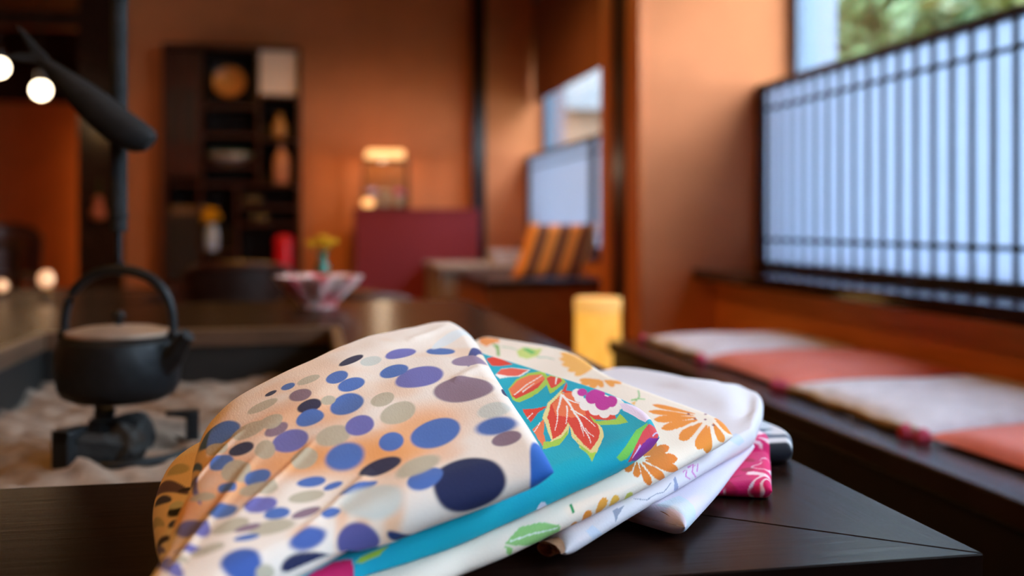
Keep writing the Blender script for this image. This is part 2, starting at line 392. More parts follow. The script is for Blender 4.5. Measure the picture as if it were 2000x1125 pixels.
# iron trivet with three claws standing in the ash
def plan(u, v): return (u * math.cos(YAW) + v * math.sin(YAW), v * math.cos(YAW) - u * math.sin(YAW))
tc = plan(-0.533, 1.40)
tv = thing('iron_trivet', 'black iron trivet with three claws standing in the hearth ash', 'trivet', (*tc, 0.50))
Geo().tube([(tc[0] + .088 * math.cos(a), tc[1] + .088 * math.sin(a), .508) for a in np.linspace(0, 6.283, 40)[:-1]], .006, closed=True).build('ring', IRON, tv, True)
for (u, v) in ((-0.566, 1.293), (-0.585, 1.47), (-0.449, 1.438)):
    p = plan(u, v); d = (Vector((*tc, 0)) - Vector((*p, 0))).normalized()
    c = Matrix.Translation((*p, 0)) @ Matrix.Rotation(math.atan2(d.y, d.x), 4, 'Z')
    B(-.008, .008, -.013, .013, .49, .556, bev=.002).add(*(lambda q: (q.v, q.f))(Geo().add([(-.008, -.012, .545), (-.008, .012, .545), (-.008, .012, .558), (-.008, -.012, .558), (.036, -.006, .552), (.036, .006, .552), (.036, .006, .558), (.036, -.006, .558)],
        [(0, 3, 2, 1), (4, 5, 6, 7), (0, 1, 5, 4), (3, 7, 6, 2), (0, 4, 7, 3), (1, 2, 6, 5)]))).xf(c).build('claw', IRON, tv)
COAL = mat('black_charcoal', (26, 25, 26), 0.7, var=0.5, scale=50, bump=0.8)
for k, (u, v, z, L, r, a, tl, lb) in enumerate([(-.535, 1.33, .525, .075, .022, 15, 10, 'black charcoal stick lying at the front of the trivet'),
        (-.515, 1.40, .535, .065, .024, 80, 22, 'thick black charcoal lump leaning inside the trivet'),
        (-.555, 1.39, .53, .06, .019, 130, -12, 'short charcoal stick behind the front piece in the trivet'),
        (-.505, 1.345, .528, .05, .021, -40, 30, 'stubby charcoal piece tilted up beside the thick lump')]):
    p = plan(u, v); rn = random.Random(k)
    g = Geo().lathe([(.6 * r, -L / 2), (r, -L / 2 + .006), (r * 1.05, 0), (r * .95, L / 2 - .006), (r * .55, L / 2)], n=9, mod=lambda a_, i: 1 + .16 * math.sin(3 * a_ + i + k))
    g.xf(Matrix.Translation((*p, z)) @ Matrix.Rotation(math.radians(a), 4, 'Z') @ Matrix.Rotation(math.radians(90 + tl), 4, 'Y'))
    tag(g.build('charcoal', COAL), lb, 'charcoal', 'charcoal in the hearth')

# pot hook with carved fish, kettle
kc = plan(-0.5457, 1.421); KX, KY = kc
jz = thing('pot_hook', 'dark hanging pot hook with a carved wooden fish lever above the hearth', 'pot hook', (KX, KY, 0.755))
g = Geo().tube([(KX, KY, .808), (KX, KY, 2.75)], .0115, 14)
for z in (.83, .95, 1.13, 1.32, 1.52, 1.75, 2.0, 2.3): g.tube([(KX, KY, z - .004), (KX, KY, z), (KX, KY, z + .004)], [.0118, .0135, .0118], 14)
g.build('bamboo_pole', SLATE, jz, True)
Geo().tube([(KX, KY, .82), (KX, KY, .768), (KX + .0, KY + .006, .752), (KX, KY + .013, .748), (KX, KY + .018, .755), (KX, KY + .018, .765)], .0045, 8).build('hook', IRON, jz, True)
cu, su = math.cos(YAW), math.sin(YAW)
def fpt(px, py, d=0.0, v=1.395):
    u = (px - 1000) / 2000 * v; x, y = plan(u, v + d); return Vector((x, y, CAM_Z + (435 - py) / 2000 * v))
spine = [(72, 108), (100, 128), (130, 152), (165, 180), (200, 208), (235, 236), (265, 256), (286, 268), (298, 276)]
hh = [8, 17, 29, 39, 45, 47, 45, 38, 25]; ww = [.005, .007, .011, .016, .019, .020, .019, .016, .011]
v = []; n = 16
for (sx, sy), h, w in zip(spine, hh, ww):
    for k in range(n):
        a = 2 * math.pi * k / n; c_, s_ = math.cos(a), math.sin(a)
        off = h * c_ * (0.55 if c_ > 0 else 1.0)               # flat back, fuller belly
        v.append(tuple(fpt(sx + .62 * off, sy - .78 * off, w * s_)))
f = [(i * n + k, i * n + (k + 1) % n, (i + 1) * n + (k + 1) % n, (i + 1) * n + k) for i in range(len(spine) - 1) for k in range(n)]
f += [tuple(range(n)), tuple((len(spine) - 1) * n + k for k in range(n))]
fb = Geo().add(v, f).build('fish_body', SLATE, jz, True)
def fin(poly, w):
    a = [fpt(x, y, -w) for x, y in poly]; b = [fpt(x, y, w) for x, y in poly]; m = len(poly)
    return Geo().add(a + b, [tuple(range(m)), tuple(range(2 * m - 1, m - 1, -1))] + [(i, (i + 1) % m, m + (i + 1) % m, m + i) for i in range(m)])
fin([(88, 120), (66, 104), (34, 52), (46, 60), (74, 92), (96, 112)], .004).build('tail_fin', SLATE, fb)
fin([(84, 124), (40, 120), (8, 112), (36, 104), (70, 104), (92, 112)], .004).build('tail_fin', SLATE, fb)
for s in (-1, 1): Geo().ball(fpt(284, 266, s * .012), .004).build('eye', IRON, fb, True)

kt = thing('iron_kettle', 'black cast iron kettle hanging over the hearth with an arched handle', 'kettle', (KX, KY, 0.575))
Geo().lathe([(.03, .574), (.062, .576), (.075, .583), (.081, .596), (.083, .62), (.0825, .645), (.079, .657), (.070, .663), (.062, .665)], (KX, KY, 0), 40).build('body', IRON, kt, True)
LID = mat('iron_lid_painted_reflection', (168, 140, 122), 0.45, metal=0.2, var=0.15, scale=30)  # pale base colour paints in the warm reflection on the lid
ld = Geo().lathe([(.068, .664), (.070, .6645), (.070, .670), (.05, .675), (.02, .678), (.0001, .6785)], (KX, KY, 0), 40).build('lid', LID, kt, True)
Geo().lathe([(.005, .677), (.004, .683), (.008, .687), (.009, .692), (.006, .697), (.0001, .699)], (KX, KY, 0), 16).build('lid_knob', IRON, ld, True)
hx = Vector((math.cos(YAW), -math.sin(YAW), 0))
path = []
for a in np.linspace(0, math.pi, 25):
    r = .076; path.append(Vector((KX, KY, 0)) + hx * (-r * math.cos(a) * (1 - .04 * math.sin(a))) + Vector((0, 0, .66 + .095 * (math.sin(a) ** .62))))
Geo().tube([p[:] for p in path], [.0055 + .002 * math.sin(math.pi * i / 24) for i in range(25)], 10).build('handle', IRON, kt, True)
for s in (-1, 1): Geo().ball((Vector((KX, KY, .664)) + hx * s * .076)[:], .009).build('handle_lug', IRON, kt, True)
sd = (hx * .95 + Vector((-math.sin(YAW), -math.cos(YAW), 0)) * .3).normalized()
K = Vector((KX, KY, 0))
Geo().tube([(K + sd * .07 + Vector((0, 0, .625)))[:], (K + sd * .09 + Vector((0, 0, .64)))[:], (K + sd * .103 + Vector((0, 0, .66)))[:], (K + sd * .112 + Vector((0, 0, .668)))[:]], [.019, .015, .011, .010], 14).build('spout', IRON, kt, True)

# dish and little vase on the far border of the hearth table
dc = (0.022, 2.714)
def scal(a, i): return 1 + (.10 * math.cos(8 * a) if i > 1 and i < 9 else 0)
DISH = bpy.data.materials.new('pink_red_glaze'); DISH.use_nodes = True
nt = DISH.node_tree; bs = nt.nodes['Principled BSDF']; bs.inputs['Roughness'].default_value = .4
nz = nt.nodes.new('ShaderNodeTexNoise'); nz.inputs['Scale'].default_value = 22
tcn = nt.nodes.new('ShaderNodeTexCoord'); nt.links.new(tcn.outputs['Object'], nz.inputs['Vector'])
rp = nt.nodes.new('ShaderNodeValToRGB'); e = rp.color_ramp.elements
e[0].position = .53; e[0].color = (*lin((250, 206, 196)), 1); e[1].position = .60; e[1].color = (*lin((226, 104, 108)), 1)
nt.links.new(nz.outputs[0], rp.inputs[0]); nt.links.new(rp.outputs[0], bs.inputs['Base Color'])
g = Geo().lathe([(.045, 0), (.048, .012), (.062, .03), (.088, .055), (.104, .078), (.106, .082), (.10, .081), (.083, .058), (.056, .033), (.03, .02), (.0001, .018)], (*dc, T), 96, mod=scal)
tag(g.build('scalloped_dish', DISH, None, True), 'pink and white petal-edged dish on the far border of the hearth table', 'dish')
vc = (0.034, 2.868)
vz = thing('bud_vase', 'small green glass vase of yellow flowers behind the petal-edged dish', 'vase', (*vc, T))
GREENG = mat('green_glass', (60, 140, 105), 0.1, var=0.1, scale=10, trans=0.4)
Geo().lathe([(.016, 0), (.021, .01), (.022, .06), (.019, .10), (.012, .118), (.011, .135), (.014, .142), (.0001, .14)], (*vc, T), 24).build('vase_body', GREENG, vz, True)
YEL = mat('yellow_petals', (226, 168, 20), 0.6, var=0.25, scale=60); STEM = mat('green_stem', (70, 104, 44), 0.6)
for k, (dx, dz) in enumerate(((-.03, .158), (-.012, .165), (.008, .155), (.026, .163), (.0, .172))):
    st = Geo().tube([(vc[0] + dx * .2, vc[1], T + .12), (vc[0] + dx, vc[1] + .008 * (k % 2), T + dz)], .0015, 6).build('stem', STEM, vz)
    c0 = (vc[0] + dx, vc[1] + .008 * (k % 2), T + dz)
    Geo().lathe([(.004, -.006), (.013, .002), (.016, .008), (.009, .012), (.0001, .011)], c0, 20, mod=lambda a, i: 1 + .22 * math.cos(7 * a)).build('flower_head', YEL, st, True)

# second dark table beyond the hearth, with two candle lamps
st = thing('side_table', 'dark polished table beyond the hearth carrying two candle lamps', 'table', (-1.2, 3.3, 0))
B(-1.95, -.46, 2.97, 3.65, .56, T, bev=.004).build('table_top', TABLEX, st)
for px in (-1.9, -.57):
    for py in (3.02, 3.52): B(px, px + .06, py, py + .06, 0, .56).build('leg', DARK, st)
GLOW = mat('candle_lamp_glow', (255, 205, 160), 0.4, emit=(1.0, .50, .25), strength=.9)
for (x, y, h, r, lb) in ((-.758, 3.207, .055, .024, 'larger round candle lamp glowing on the dark table behind the kettle'), (-.885, 3.235, .035, .017, 'smaller and lower round candle lamp glowing on the dark table')):
    cl = thing('candle_lamp', lb, 'lamp', (x, y, T), 'candle lamps on the dark table')
    Geo().lathe([(r * .8, 0), (r * .8, .008), (r * .5, .012)], (x, y, T), 20).build('lamp_foot', DARK, cl)
    Geo().ball((x, y, T + h), r, (1, 1, 1.1), 12).build('lamp_globe', GLOW, cl, True)

# ------------------------------------------------------------------ benches and cushions
def bench(label, xa, xb, ya, yb, z, frontm, topm):
    r = thing('bench', label, 'bench', ((xa + xb) / 2, (ya + yb) / 2, 0))
    B(xa, xb, ya, yb, z - .04, z, bev=.004).build('bench_top', topm, r)
    B(xa + .012, xb, ya + .012, yb - .012, .06, z - .04).build('bench_front', frontm, r)
    B(xa + .05, xb, ya + .05, yb - .05, 0, .06).build('plinth', DARK, r)
    return r
BT = mat('bench_top_wood', (48, 28, 21), 0.25, var=0.3, scale=9, stretch=(10, 1, 1), bump=0.04)
bench('long dark wooden bench under the shoji carrying the white and coral cushions', .94, 1.555, -2.3, 3.17, .444, DARKX, BT)
bench('brown wooden bench of the far alcove carrying the striped cushion', .94, 1.665, 5.5, 6.75, .50, BENCHW, DARKX)
GREY = mat('grey_brown_laminate', (172, 150, 138), 0.5, var=0.08, scale=10)
gc = thing('low_cabinet', 'low grey cabinet between the brown bench and the maroon counter', 'cabinet', (1.2, 7.25, 0))
B(.86, 1.665, 6.82, 7.70, .05, .50, bev=.004).build('cabinet_body', GREY, gc)
B(.845, 1.665, 6.80, 7.72, .50, .53, bev=.004).build('cabinet_top', GREY, gc)
B(.90, 1.5, 6.87, 7.65, 0, .05).build('plinth', DARK, gc)

CW = mat('white_cushion_cloth', (246, 232, 240), 0.75, var=0.10, scale=22, bump=0.2, sheen=.3)
CC = mat('coral_cushion_cloth', (255, 106, 74), 0.6, var=0.12, scale=16, bump=0.2, sheen=.3)
BEIGE = mat('beige_cushion_edge', (196, 160, 122), 0.85, var=0.3, scale=60, bump=0.4)
PINK = mat('pink_tassel', (232, 84, 120), 0.7, var=0.15, scale=40)
def cushion(label, cx, cy, w, d, zb, th, m, seed, edge=None, rotd=0):
    r = thing('floor_cushion', label, 'cushion', (cx, cy, zb), 'cushions laid along the window bench')
    n = 41; rn = random.Random(seed); v = []; ph = [rn.random() * 6.28 for _ in range(6)]
    for sgn in (1, -1):
        for j in range(n):
            for i in range(n):
                a = -1 + 2 * i / (n - 1); b = -1 + 2 * j / (n - 1)
                ex = (1 - abs(a) ** 6) ** .5; ey = (1 - abs(b) ** 6) ** .5; h = ex * ey
                pinch = 1 - .035 * (1 - a * a) * abs(b) ** 3
                x = cx + a * w / 2 * (1 - .03 * (1 - b * b)); y = cy + b * d / 2 * (1 - .03 * (1 - a * a))
                wob = .10 * math.sin(7 * a + ph[0] + 3 * b) + .08 * math.sin(9 * b + ph[1] - 2 * a)
                if sgn > 0: z = zb + th * (.22 + .78 * h * (.82 + .18 * (1 - a * a) * (1 - b * b) + wob * .5))
                else: z = zb + th * .22 * (1 - h)
                v.append((x, y, z))
    f = []
    for s in range(2):
        o = s * n * n
        f += [((o + j * n + i), (o + j * n + i + 1), (o + (j + 1) * n + i + 1), (o + (j + 1) * n + i)) for j in range(n - 1) for i in range(n - 1)]
    bd = [i for i in range(n)] + [j * n + n - 1 for j in range(1, n)] + [(n - 1) * n + i for i in range(n - 2, -1, -1)] + [j * n for j in range(n - 2, 0, -1)]
    for a, b in zip(bd, bd[1:] + bd[:1]): f.append((a, b, n * n + b, n * n + a))
    g = Geo().add(v, f)
    if rotd: g.xf(rotz(cx, cy, rotd))
    g.build('cushion_pad', m, r, True)
    if edge:
        pts = []
        for t in np.linspace(-1, 1, 30): pts.append((cx - w / 2 - .004, cy + t * d / 2, zb + th * (.30 + .05 * math.sin(9 * t + seed))))
        gg = Geo().tube(pts, [.008 + .002 * math.sin(17 * t) for t in np.linspace(-1, 1, 30)], 10)
        if rotd: gg.xf(rotz(cx, cy, rotd))
        gg.build('front_hem', edge, r, True)
    for s in (-1, 1):
        g = Geo(); px, py = cx - w / 2 - .012, cy + s * (d / 2 - .012)
        g.lathe([(.004, .012), (.011, .006), (.014, -.004), (.012, -.012), (.006, -.016)], (px, py, zb + .014), 14, mod=lambda a, i: 1 + .18 * math.cos(5 * a))
        if rotd: g.xf(rotz(cx, cy, rotd))
        g.build('tassel', PINK, r, True)
    return r
cushion('white pink-flecked cushion at the partition end of the window bench', 1.285, 2.84, .49, .48, .444, .040, CW, 1, BEIGE, 1)
cushion('coral cushion between the two white cushions on the bench', 1.285, 2.355, .50, .47, .444, .046, CC, 2)
cushion('white cushion with a frayed beige hem between the two coral cushions', 1.285, 1.855, .50, .51, .444, .042, CW, 3, BEIGE, -1)
cushion('coral cushion at the open end of the row, after the frayed white cushion', 1.285, 1.335, .50, .50, .444, .044, CC, 4)

# striped cushion leaning in the far alcove
SC = bpy.data.materials.new('orange_brown_stripes'); SC.use_nodes = True
nt = SC.node_tree; bs = nt.nodes['Principled BSDF']; bs.inputs['Roughness'].default_value = .8
wv = nt.nodes.new('ShaderNodeTexWave'); wv.bands_direction = 'X'; wv.inputs['Scale'].default_value = 1.0; wv.inputs['Phase Offset'].default_value = 2.2
tcn = nt.nodes.new('ShaderNodeTexCoord'); mp = nt.nodes.new('ShaderNodeMapping'); nt.links.new(tcn.outputs['UV'], mp.inputs[0]); nt.links.new(mp.outputs[0], wv.inputs['Vector'])
rp = nt.nodes.new('ShaderNodeValToRGB'); rp.color_ramp.interpolation = 'CONSTANT'; e = rp.color_ramp.elements
e[0].color = (*lin((96, 50, 26)), 1); e[1].position = .5; e[1].color = (*lin((246, 150, 52)), 1)
nt.links.new(wv.outputs[0], rp.inputs[0]); nt.links.new(rp.outputs[0], bs.inputs['Base Color'])
n = 33; v = []; uvs = []
for sg in (1, -1):
    for j in range(n):
        for i in range(n):
            a = -1 + 2 * i / (n - 1); b = -1 + 2 * j / (n - 1); h = ((1 - a ** 6) * (1 - b ** 6)) ** .5
            x = 1.385 + .205 * a * (1 - .03 * (1 - b * b)) + .07 * b; z = .66 + .155 * b * (1 - .03 * (1 - a * a))
            v.append((x, 5.72 + .08 * b - sg * .05 * h, z)); uvs.append(((a + 1) / 2, (b + 1) / 2))
f = []
for s in range(2):
    o = s * n * n; f += [(o + j * n + i, o + j * n + i + 1, o + (j + 1) * n + i + 1, o + (j + 1) * n + i) for j in range(n - 1) for i in range(n - 1)]
ob = Geo().add(v, f).build('back_cushion', SC, None, True)
uvl = ob.data.uv_layers.new(name='UVMap')
for lp in ob.data.loops: uvl.data[lp.index].uv = uvs[lp.vertex_index]
tag(ob, 'orange and brown striped cushion leaning on the brown alcove bench', 'cushion')

# papers and a bottle on the ledge of the far alcove
pp = mat('pale_paper', (214, 208, 216), 0.7, var=0.05, scale=30)
bk = thing('paper_stack', 'stack of pale leaflets on the low grey cabinet under the alcove window', 'paper stack', (1.40, 7.3, .53))
rnd = random.Random(3)
for k in range(5):
    B(1.30 + rnd.uniform(-.01, .01), 1.53 + rnd.uniform(-.01, .01), 7.2, 7.5, .53 + k * .018, .547 + k * .018, bev=.002).build('leaflet', pp, bk)
bt = thing('water_bottle', 'pale blue bottle standing on the ledge by the far shoji', 'bottle', (1.686, 7.6, .64))
PB = mat('pale_blue_plastic', (168, 196, 220), 0.25, var=0.05, scale=10)
Geo().lathe([(.045, 0), (.05, .01), (.05, .12), (.045, .15), (.018, .18), (.016, .20)], (1.686, 7.6, .64), 24).build('bottle_body', PB, bt, True)
Geo().lathe([(.019, .20), (.019, .225), (.0001, .226)], (1.686, 7.6, .64), 20).build('cap', pp, bt, True)

# paper lantern standing on the floor between bench end and partition
LP = bpy.data.materials.new('lantern_paper'); LP.use_nodes = True
nt = LP.node_tree; bs = nt.nodes['Principled BSDF']; bs.inputs['Base Color'].default_value = (.4, .2, .06, 1)
nz = nt.nodes.new('ShaderNodeTexNoise'); nz.inputs['Scale'].default_value = 14; tcn = nt.nodes.new('ShaderNodeTexCoord'); nt.links.new(tcn.outputs['Object'], nz.inputs['Vector'])
rp = nt.nodes.new('ShaderNodeValToRGB'); e = rp.color_ramp.elements; e[0].position = .25; e[0].color = (1, .40, .04, 1); e[1].position = .75; e[1].color = (1, .54, .10, 1)
nt.links.new(nz.outputs[0], rp.inputs[0]); nt.links.new(rp.outputs[0], bs.inputs['Emission Color']); bs.inputs['Emission Strength'].default_value = 1.0
lx, ly = .973, 3.40
ln = thing('paper_lantern', 'glowing yellow paper lantern standing beyond the end of the cushioned bench', 'lantern', (lx, ly, 0))
Geo().lathe([(.076, .02), (.079, .03), (.079, .545), (.077, .552)], (lx, ly, 0), 40).build('lantern_shade', LP, ln, True)
Geo().lathe([(.085, 0), (.085, .02), (.076, .024)], (lx, ly, 0), 40).build('lantern_base', DARK, ln, True)
LR = mat('lantern_rim', (236, 190, 120), 0.6, emit=(1, .5, .12), strength=.75)
Geo().lathe([(.080, .515), (.0815, .518), (.0815, .556), (.079, .562), (.062, .563), (.060, .558), (.0001, .557)], (lx, ly, 0), 40).build('lantern_rim', LR, ln, True)

# ------------------------------------------------------------------ maroon counter and glass case
MAROON = mat('maroon_cloth_panel', (138, 38, 50), 0.75, var=0.06, scale=30)
ct = thing('reception_counter', 'maroon fronted counter against the back wall beside the dark post', 'counter', (.80, 7.95, 0))
B(.338, 1.27, 7.74, 8.13, .05, .90, bev=.004).build('counter_body', MAROON, ct)
B(.33, 1.278, 7.73, 8.14, .90, .925, bev=.004).build('counter_top', MAROON, ct)
B(.37, 1.24, 7.78, 8.1, 0, .05).build('plinth', DARK, ct)
CASEM = mat('case_dark_metal', (70, 60, 56), 0.4, metal=.6)
dcz = thing('display_case', 'small glass display case with a lit lid on the maroon counter', 'display case', (.565, 7.93, .925))
B(.40, .745, 7.80, 8.06, .925, .945, bev=.003).build('case_base', CASEM, dcz)
for px in (.40, .735):
    for py in (7.80, 8.05): B(px, px + .01, py, py + .01, .945, 1.29).build('case_post', CASEM, dcz)
B(.41, .735, 7.803, 7.806, .945, 1.29).build('pane', PANE, dcz); B(.402, .405, 7.81, 8.05, .945, 1.29).build('pane', PANE, dcz)
B(.741, .744, 7.81, 8.05, .945, 1.29).build('pane', PANE, dcz); B(.41, .735, 8.052, 8.055, .945, 1.29).build('pane', PANE, dcz)
CASEL = mat('case_lamp_glow', (255, 200, 140), 0.4, emit=(1, .52, .2), strength=1.6)
B(.40, .745, 7.80, 8.06, 1.29, 1.305).build('lid', CASEM, dcz)
B(.42, .71, 7.79, 8.04, 1.305, 1.375, bev=.02).build('lid_lamp', CASEL, dcz)
l_ = bpy.data.lights.new('case_fill_light', 'POINT'); l_.energy = 4.0; l_.color = (1, .72, .5); l_.shadow_soft_size = .03  # fill light added under the lid to brighten the flowers
lo = bpy.data.objects.new('case_fill_light', l_); COL.objects.link(lo); lo.parent = dcz; lo.location = (-.02, -.08, .335)
def flower(label, x, y, z, r, m, seed):
    t = thing('flower_bunch', label, 'flowers', (x, y, z), None); rn = random.Random(seed)
    Geo().lathe([(r * .35, 0), (r * .45, .01), (r * .5, .06), (r * .4, .08)], (x, y, z), 16).build('pot', mat('pale_pot', (206, 196, 190), .5), t, True)
    for k in range(9):
        a = k * 2.4; rr = r * .62 * math.sqrt(k / 9)
        c = (x + rr * math.cos(a), y + rr * math.sin(a), z + .09 + r * .5 * (1 - k / 12) + rn.uniform(-.01, .01))
        Geo().lathe([(.3 * r * .3, -r * .2), (r * .34, 0), (r * .40, r * .12), (r * .2, r * .2), (.0001, r * .18)], c, 16, mod=lambda a_, i: 1 + .2 * math.cos(5 * a_)).build('blossom', m, t, True)
flower('pink flowers in a pale pot at the post-side of the glass case', .675, 7.90, .945, .055, mat('pink_petal', (238, 120, 176), .6), 1)
flower('lilac flowers in a pale pot at the lamp side of the glass case', .47, 7.92, .945, .058, mat('lilac_petal', (196, 172, 206), .6), 2)
flower('cream flowers between the pink and lilac ones in the glass case', .573, 7.96, .945, .055, mat('cream_petal', (206, 186, 170), .6), 3)
wl = thing('candle_lamp', 'round amber candle lamp glowing on the corner of the maroon counter', 'lamp', (.43, 7.765, .925))
Geo().lathe([(.025, 0), (.025, .01), (.02, .014)], (.43, 7.765, .925), 20).build('lamp_foot', DARK, wl)
Geo().ball((.43, 7.765, .968), .040, (1.2, .8, .85), 12).build('lamp_globe', mat('amber_lamp_glow', (255, 190, 120), .4, emit=(1, .5, .18), strength=1.6), wl, True)
# ------------------------------------------------------------------ display shelf on the back wall
SHW = mat('red_brown_cabinet_wood', (64, 28, 20), 0.35, var=0.35, scale=9, stretch=(6, 6, 1))
SHB = mat('dark_cabinet_back', (36, 20, 16), 0.6, var=0.3, scale=8)
sx0, sx1, sy0, sy1, sz = -1.07, -.065, 7.92, 8.28, 2.12
sh = thing('display_shelf', 'tall dark wooden display shelf with stepped compartments against the orange wall', 'shelf', ((sx0 + sx1) / 2, 8.1, 0))
def hx_(px, y=7.93):                     # lateral position seen at column px on the shelf front
    return y * math.tan(math.atan((px - 1000) / 2000) + YAW)
def hz_(py): return CAM_Z + (435 - py) / 2000 * 7.70
B(sx0, sx0 + .03, sy0, sy1, 0, sz).build('side_panel', SHW, sh)
B(sx1 - .03, sx1, sy0, sy1, 0, sz).build('side_panel', SHW, sh)
B(sx0, sx1, sy0, sy1, sz, sz + .03, bev=.003).build('top_panel', SHW, sh)
B(sx0 + .03, sx1 - .03, sy1 - .015, sy1, 0, sz).build('back_panel', SHB, sh)
xa, xb = hx_(390), hx_(504)
B(xa - .01, xa + .01, sy0 + .01, sy1 - .015, hz_(545), sz).build('divider', SHW, sh)
B(xb - .01, xb + .01, sy0 + .01, sy1 - .015, hz_(358), sz).build('divider', SHW, sh)
def shelf(xl, xr, py): return B(xl, xr, sy0 + .01, sy1 - .015, hz_(py) - .02, hz_(py)).build('shelf_board', SHW, sh)
for py in (206, 262, 322): shelf(xa + .01, xb - .01, py)
for py in (184, 268, 358): shelf(xb + .01, sx1 - .03, py)
for py in (358, 418): shelf(sx0 + .03, xa - .01, py)
xm = hx_(462)
B(xm - .01, xm + .01, sy0 + .01, sy1 - .015, hz_(545), hz_(358) - .02).build('divider', SHW, sh)
shelf(xa + .01, xb, 358); shelf(xm + .01, sx1 - .03, 402); shelf(xm + .01, sx1 - .03, 436); shelf(xa + .01, xm - .01, 490)
shelf(sx0 + .03, sx1 - .03, 545)
# doors in the left column, drawers below
for (a, b, p0, p1) in ((sx0 + .035, (sx0 + xa) / 2 - .002, 100, 345), ((sx0 + xa) / 2 + .002, xa - .012, 100, 345)):
    d = B(a, b, sy0 + .004, sy0 + .022, hz_(p1), hz_(p0) - .01, bev=.002).build('door', SHW, sh)
    B(a + .02, b - .02, sy0 - .001, sy0 + .004, hz_(p1) + .25, hz_(p0) - .30).build('door_panel', SHB, d)
    Geo().ball(((a + b) / 2, sy0 - .006, (hz_(p0) + hz_(p1)) / 2 - .25), .009).build('handle', IRON, d, True)
for k in range(2):
    for (a, b) in ((sx0 + .035, xa), (xa + .006, xb - .05), (xb - .044, sx1 - .035)):
        z0 = .04 + k * .17; d = B(a, b, sy0 + .002, sy0 + .02, z0, z0 + .16, bev=.003).build('drawer', SHW, sh)
        B((a + b) / 2 - .04, (a + b) / 2 + .04, sy0 - .012, sy0 + .002, z0 + .075, z0 + .085).build('drawer_pull', IRON, d)
d = B(sx0 + .035, xa - .012, sy0 + .004, sy0 + .022, hz_(543), hz_(424), bev=.002).build('door', SHB, sh)
# things on the shelf
yc = 8.06
pl = thing('display_plate', 'round orange plate on a stand in the upper middle of the display shelf', 'plate', (hx_(448, yc), yc, hz_(206)))
PLM = mat('orange_plate_glaze', (206, 128, 58), .3, var=.35, scale=18)
c = (hx_(448, yc), yc, hz_(158))
g = Geo().lathe([(.0001, .006), (.06, .004), (.085, .01), (.118, .024), (.12, .02), (.09, .002), (.05, -.004), (.0001, -.004)], (0, 0, 0), 40).xf(Matrix.Translation(c) @ Matrix.Rotation(math.radians(80), 4, 'X'))
g.build('plate', PLM, pl, True)
Geo().tube([(c[0] - .05, yc - .05, hz_(206) + .012), (c[0] - .045, yc + .03, hz_(206) + .012), (c[0] - .04, yc + .06, hz_(180))], .006, 8).tube([(c[0] + .05, yc - .05, hz_(206) + .012), (c[0] + .045, yc + .03, hz_(206) + .012), (c[0] + .04, yc + .06, hz_(180))], .006, 8).build('plate_stand', DARK, pl)
WB = mat('white_paper_box', (250, 226, 214), .8, var=.03, scale=20)
wb = thing('white_box', 'large white paper-covered box in the top corner compartment of the display shelf', 'box', (hx_(543, yc), 8.06, hz_(184)))
B(hx_(506, 7.97), hx_(580, 7.97), 7.95, 8.22, hz_(184), hz_(110), bev=.012).build('box_body', WB, wb)
B(hx_(504, 7.97), hx_(582, 7.97), 7.945, 8.225, hz_(112), hz_(97), bev=.01).build('box_lid', WB, wb)
def vase(name, label, cat, px, py, prof, m, y=8.03, z=None):
    x = hx_(px, y); zz = hz_(py) if z is None else z
    return tag(Geo().lathe(prof, (x, y, zz), 28).build(name, m, None, True), label, cat)
GOLD = mat('ochre_glaze', (196, 140, 78), .35, var=.2, scale=20); PKB = mat('dusty_pink_glaze', (206, 142, 118), .4, var=.15, scale=20)
vase('ochre_jar', 'small ochre jar with a narrow neck under the white box', 'jar', 546, 268, [(.04, 0), (.05, .02), (.055, .08), (.04, .13), (.02, .16), (.02, .18), (.028, .19), (.0001, .188)], GOLD)
vase('pink_bottle', 'tall dusty pink ceramic bottle below the ochre jar', 'bottle', 550, 358, [(.055, 0), (.062, .02), (.066, .12), (.058, .20), (.03, .25), (.025, .29), (.03, .30), (.0001, .298)], PKB)
RED = mat('bright_red_lacquer', (226, 18, 42), .3, var=.05, scale=10)
rc = thing('red_canister', 'tall bright red lacquer canister on the lower shelf ledge', 'canister', (hx_(555, 7.99), 7.99, hz_(545)))
Geo().lathe([(.066, 0), (.072, .006), (.072, .24), (.07, .245)], (hx_(555, 7.99), 7.99, hz_(545)), 32).build('canister_body', RED, rc, True)
Geo().lathe([(.075, .245), (.075, .30), (.06, .32), (.03, .33), (.0001, .331)], (hx_(555, 7.99), 7.99, hz_(545)), 32).build('canister_lid', RED, rc, True)
CRM = mat('cream_celadon_bowl', (222, 200, 180), .3, var=.15, scale=12); TEAL = mat('teal_glaze', (40, 130, 110), .3)
bw = thing('wide_bowl', 'wide cream bowl with teal rim on the middle shelf', 'bowl', (hx_(449, yc), yc, hz_(322)))
b_ = (hx_(449, yc), yc, hz_(322))
Geo().lathe([(.05, 0), (.055, .012), (.11, .03), (.165, .065), (.175, .085), (.165, .083), (.10, .04), (.0001, .03)], b_, 40).build('bowl_body', CRM, bw, True)
Geo().lathe([(.166, .084), (.175, .086), (.178, .094), (.168, .096), (.165, .088)], b_, 40).build('bowl_rim', TEAL, bw, True)
BLV = mat('pale_blue_porcelain', (186, 204, 238), .2, var=.04, scale=20)
vb = (hx_(414, 7.96), 7.96, hz_(490))
vf = thing('flower_vase', 'pale blue porcelain vase of yellow flowers on the display shelf', 'vase', vb)
Geo().lathe([(.042, 0), (.048, .01), (.05, .10), (.044, .15), (.034, .18), (.04, .20), (.0001, .195)], vb, 28).build('vase_body', BLV, vf, True)
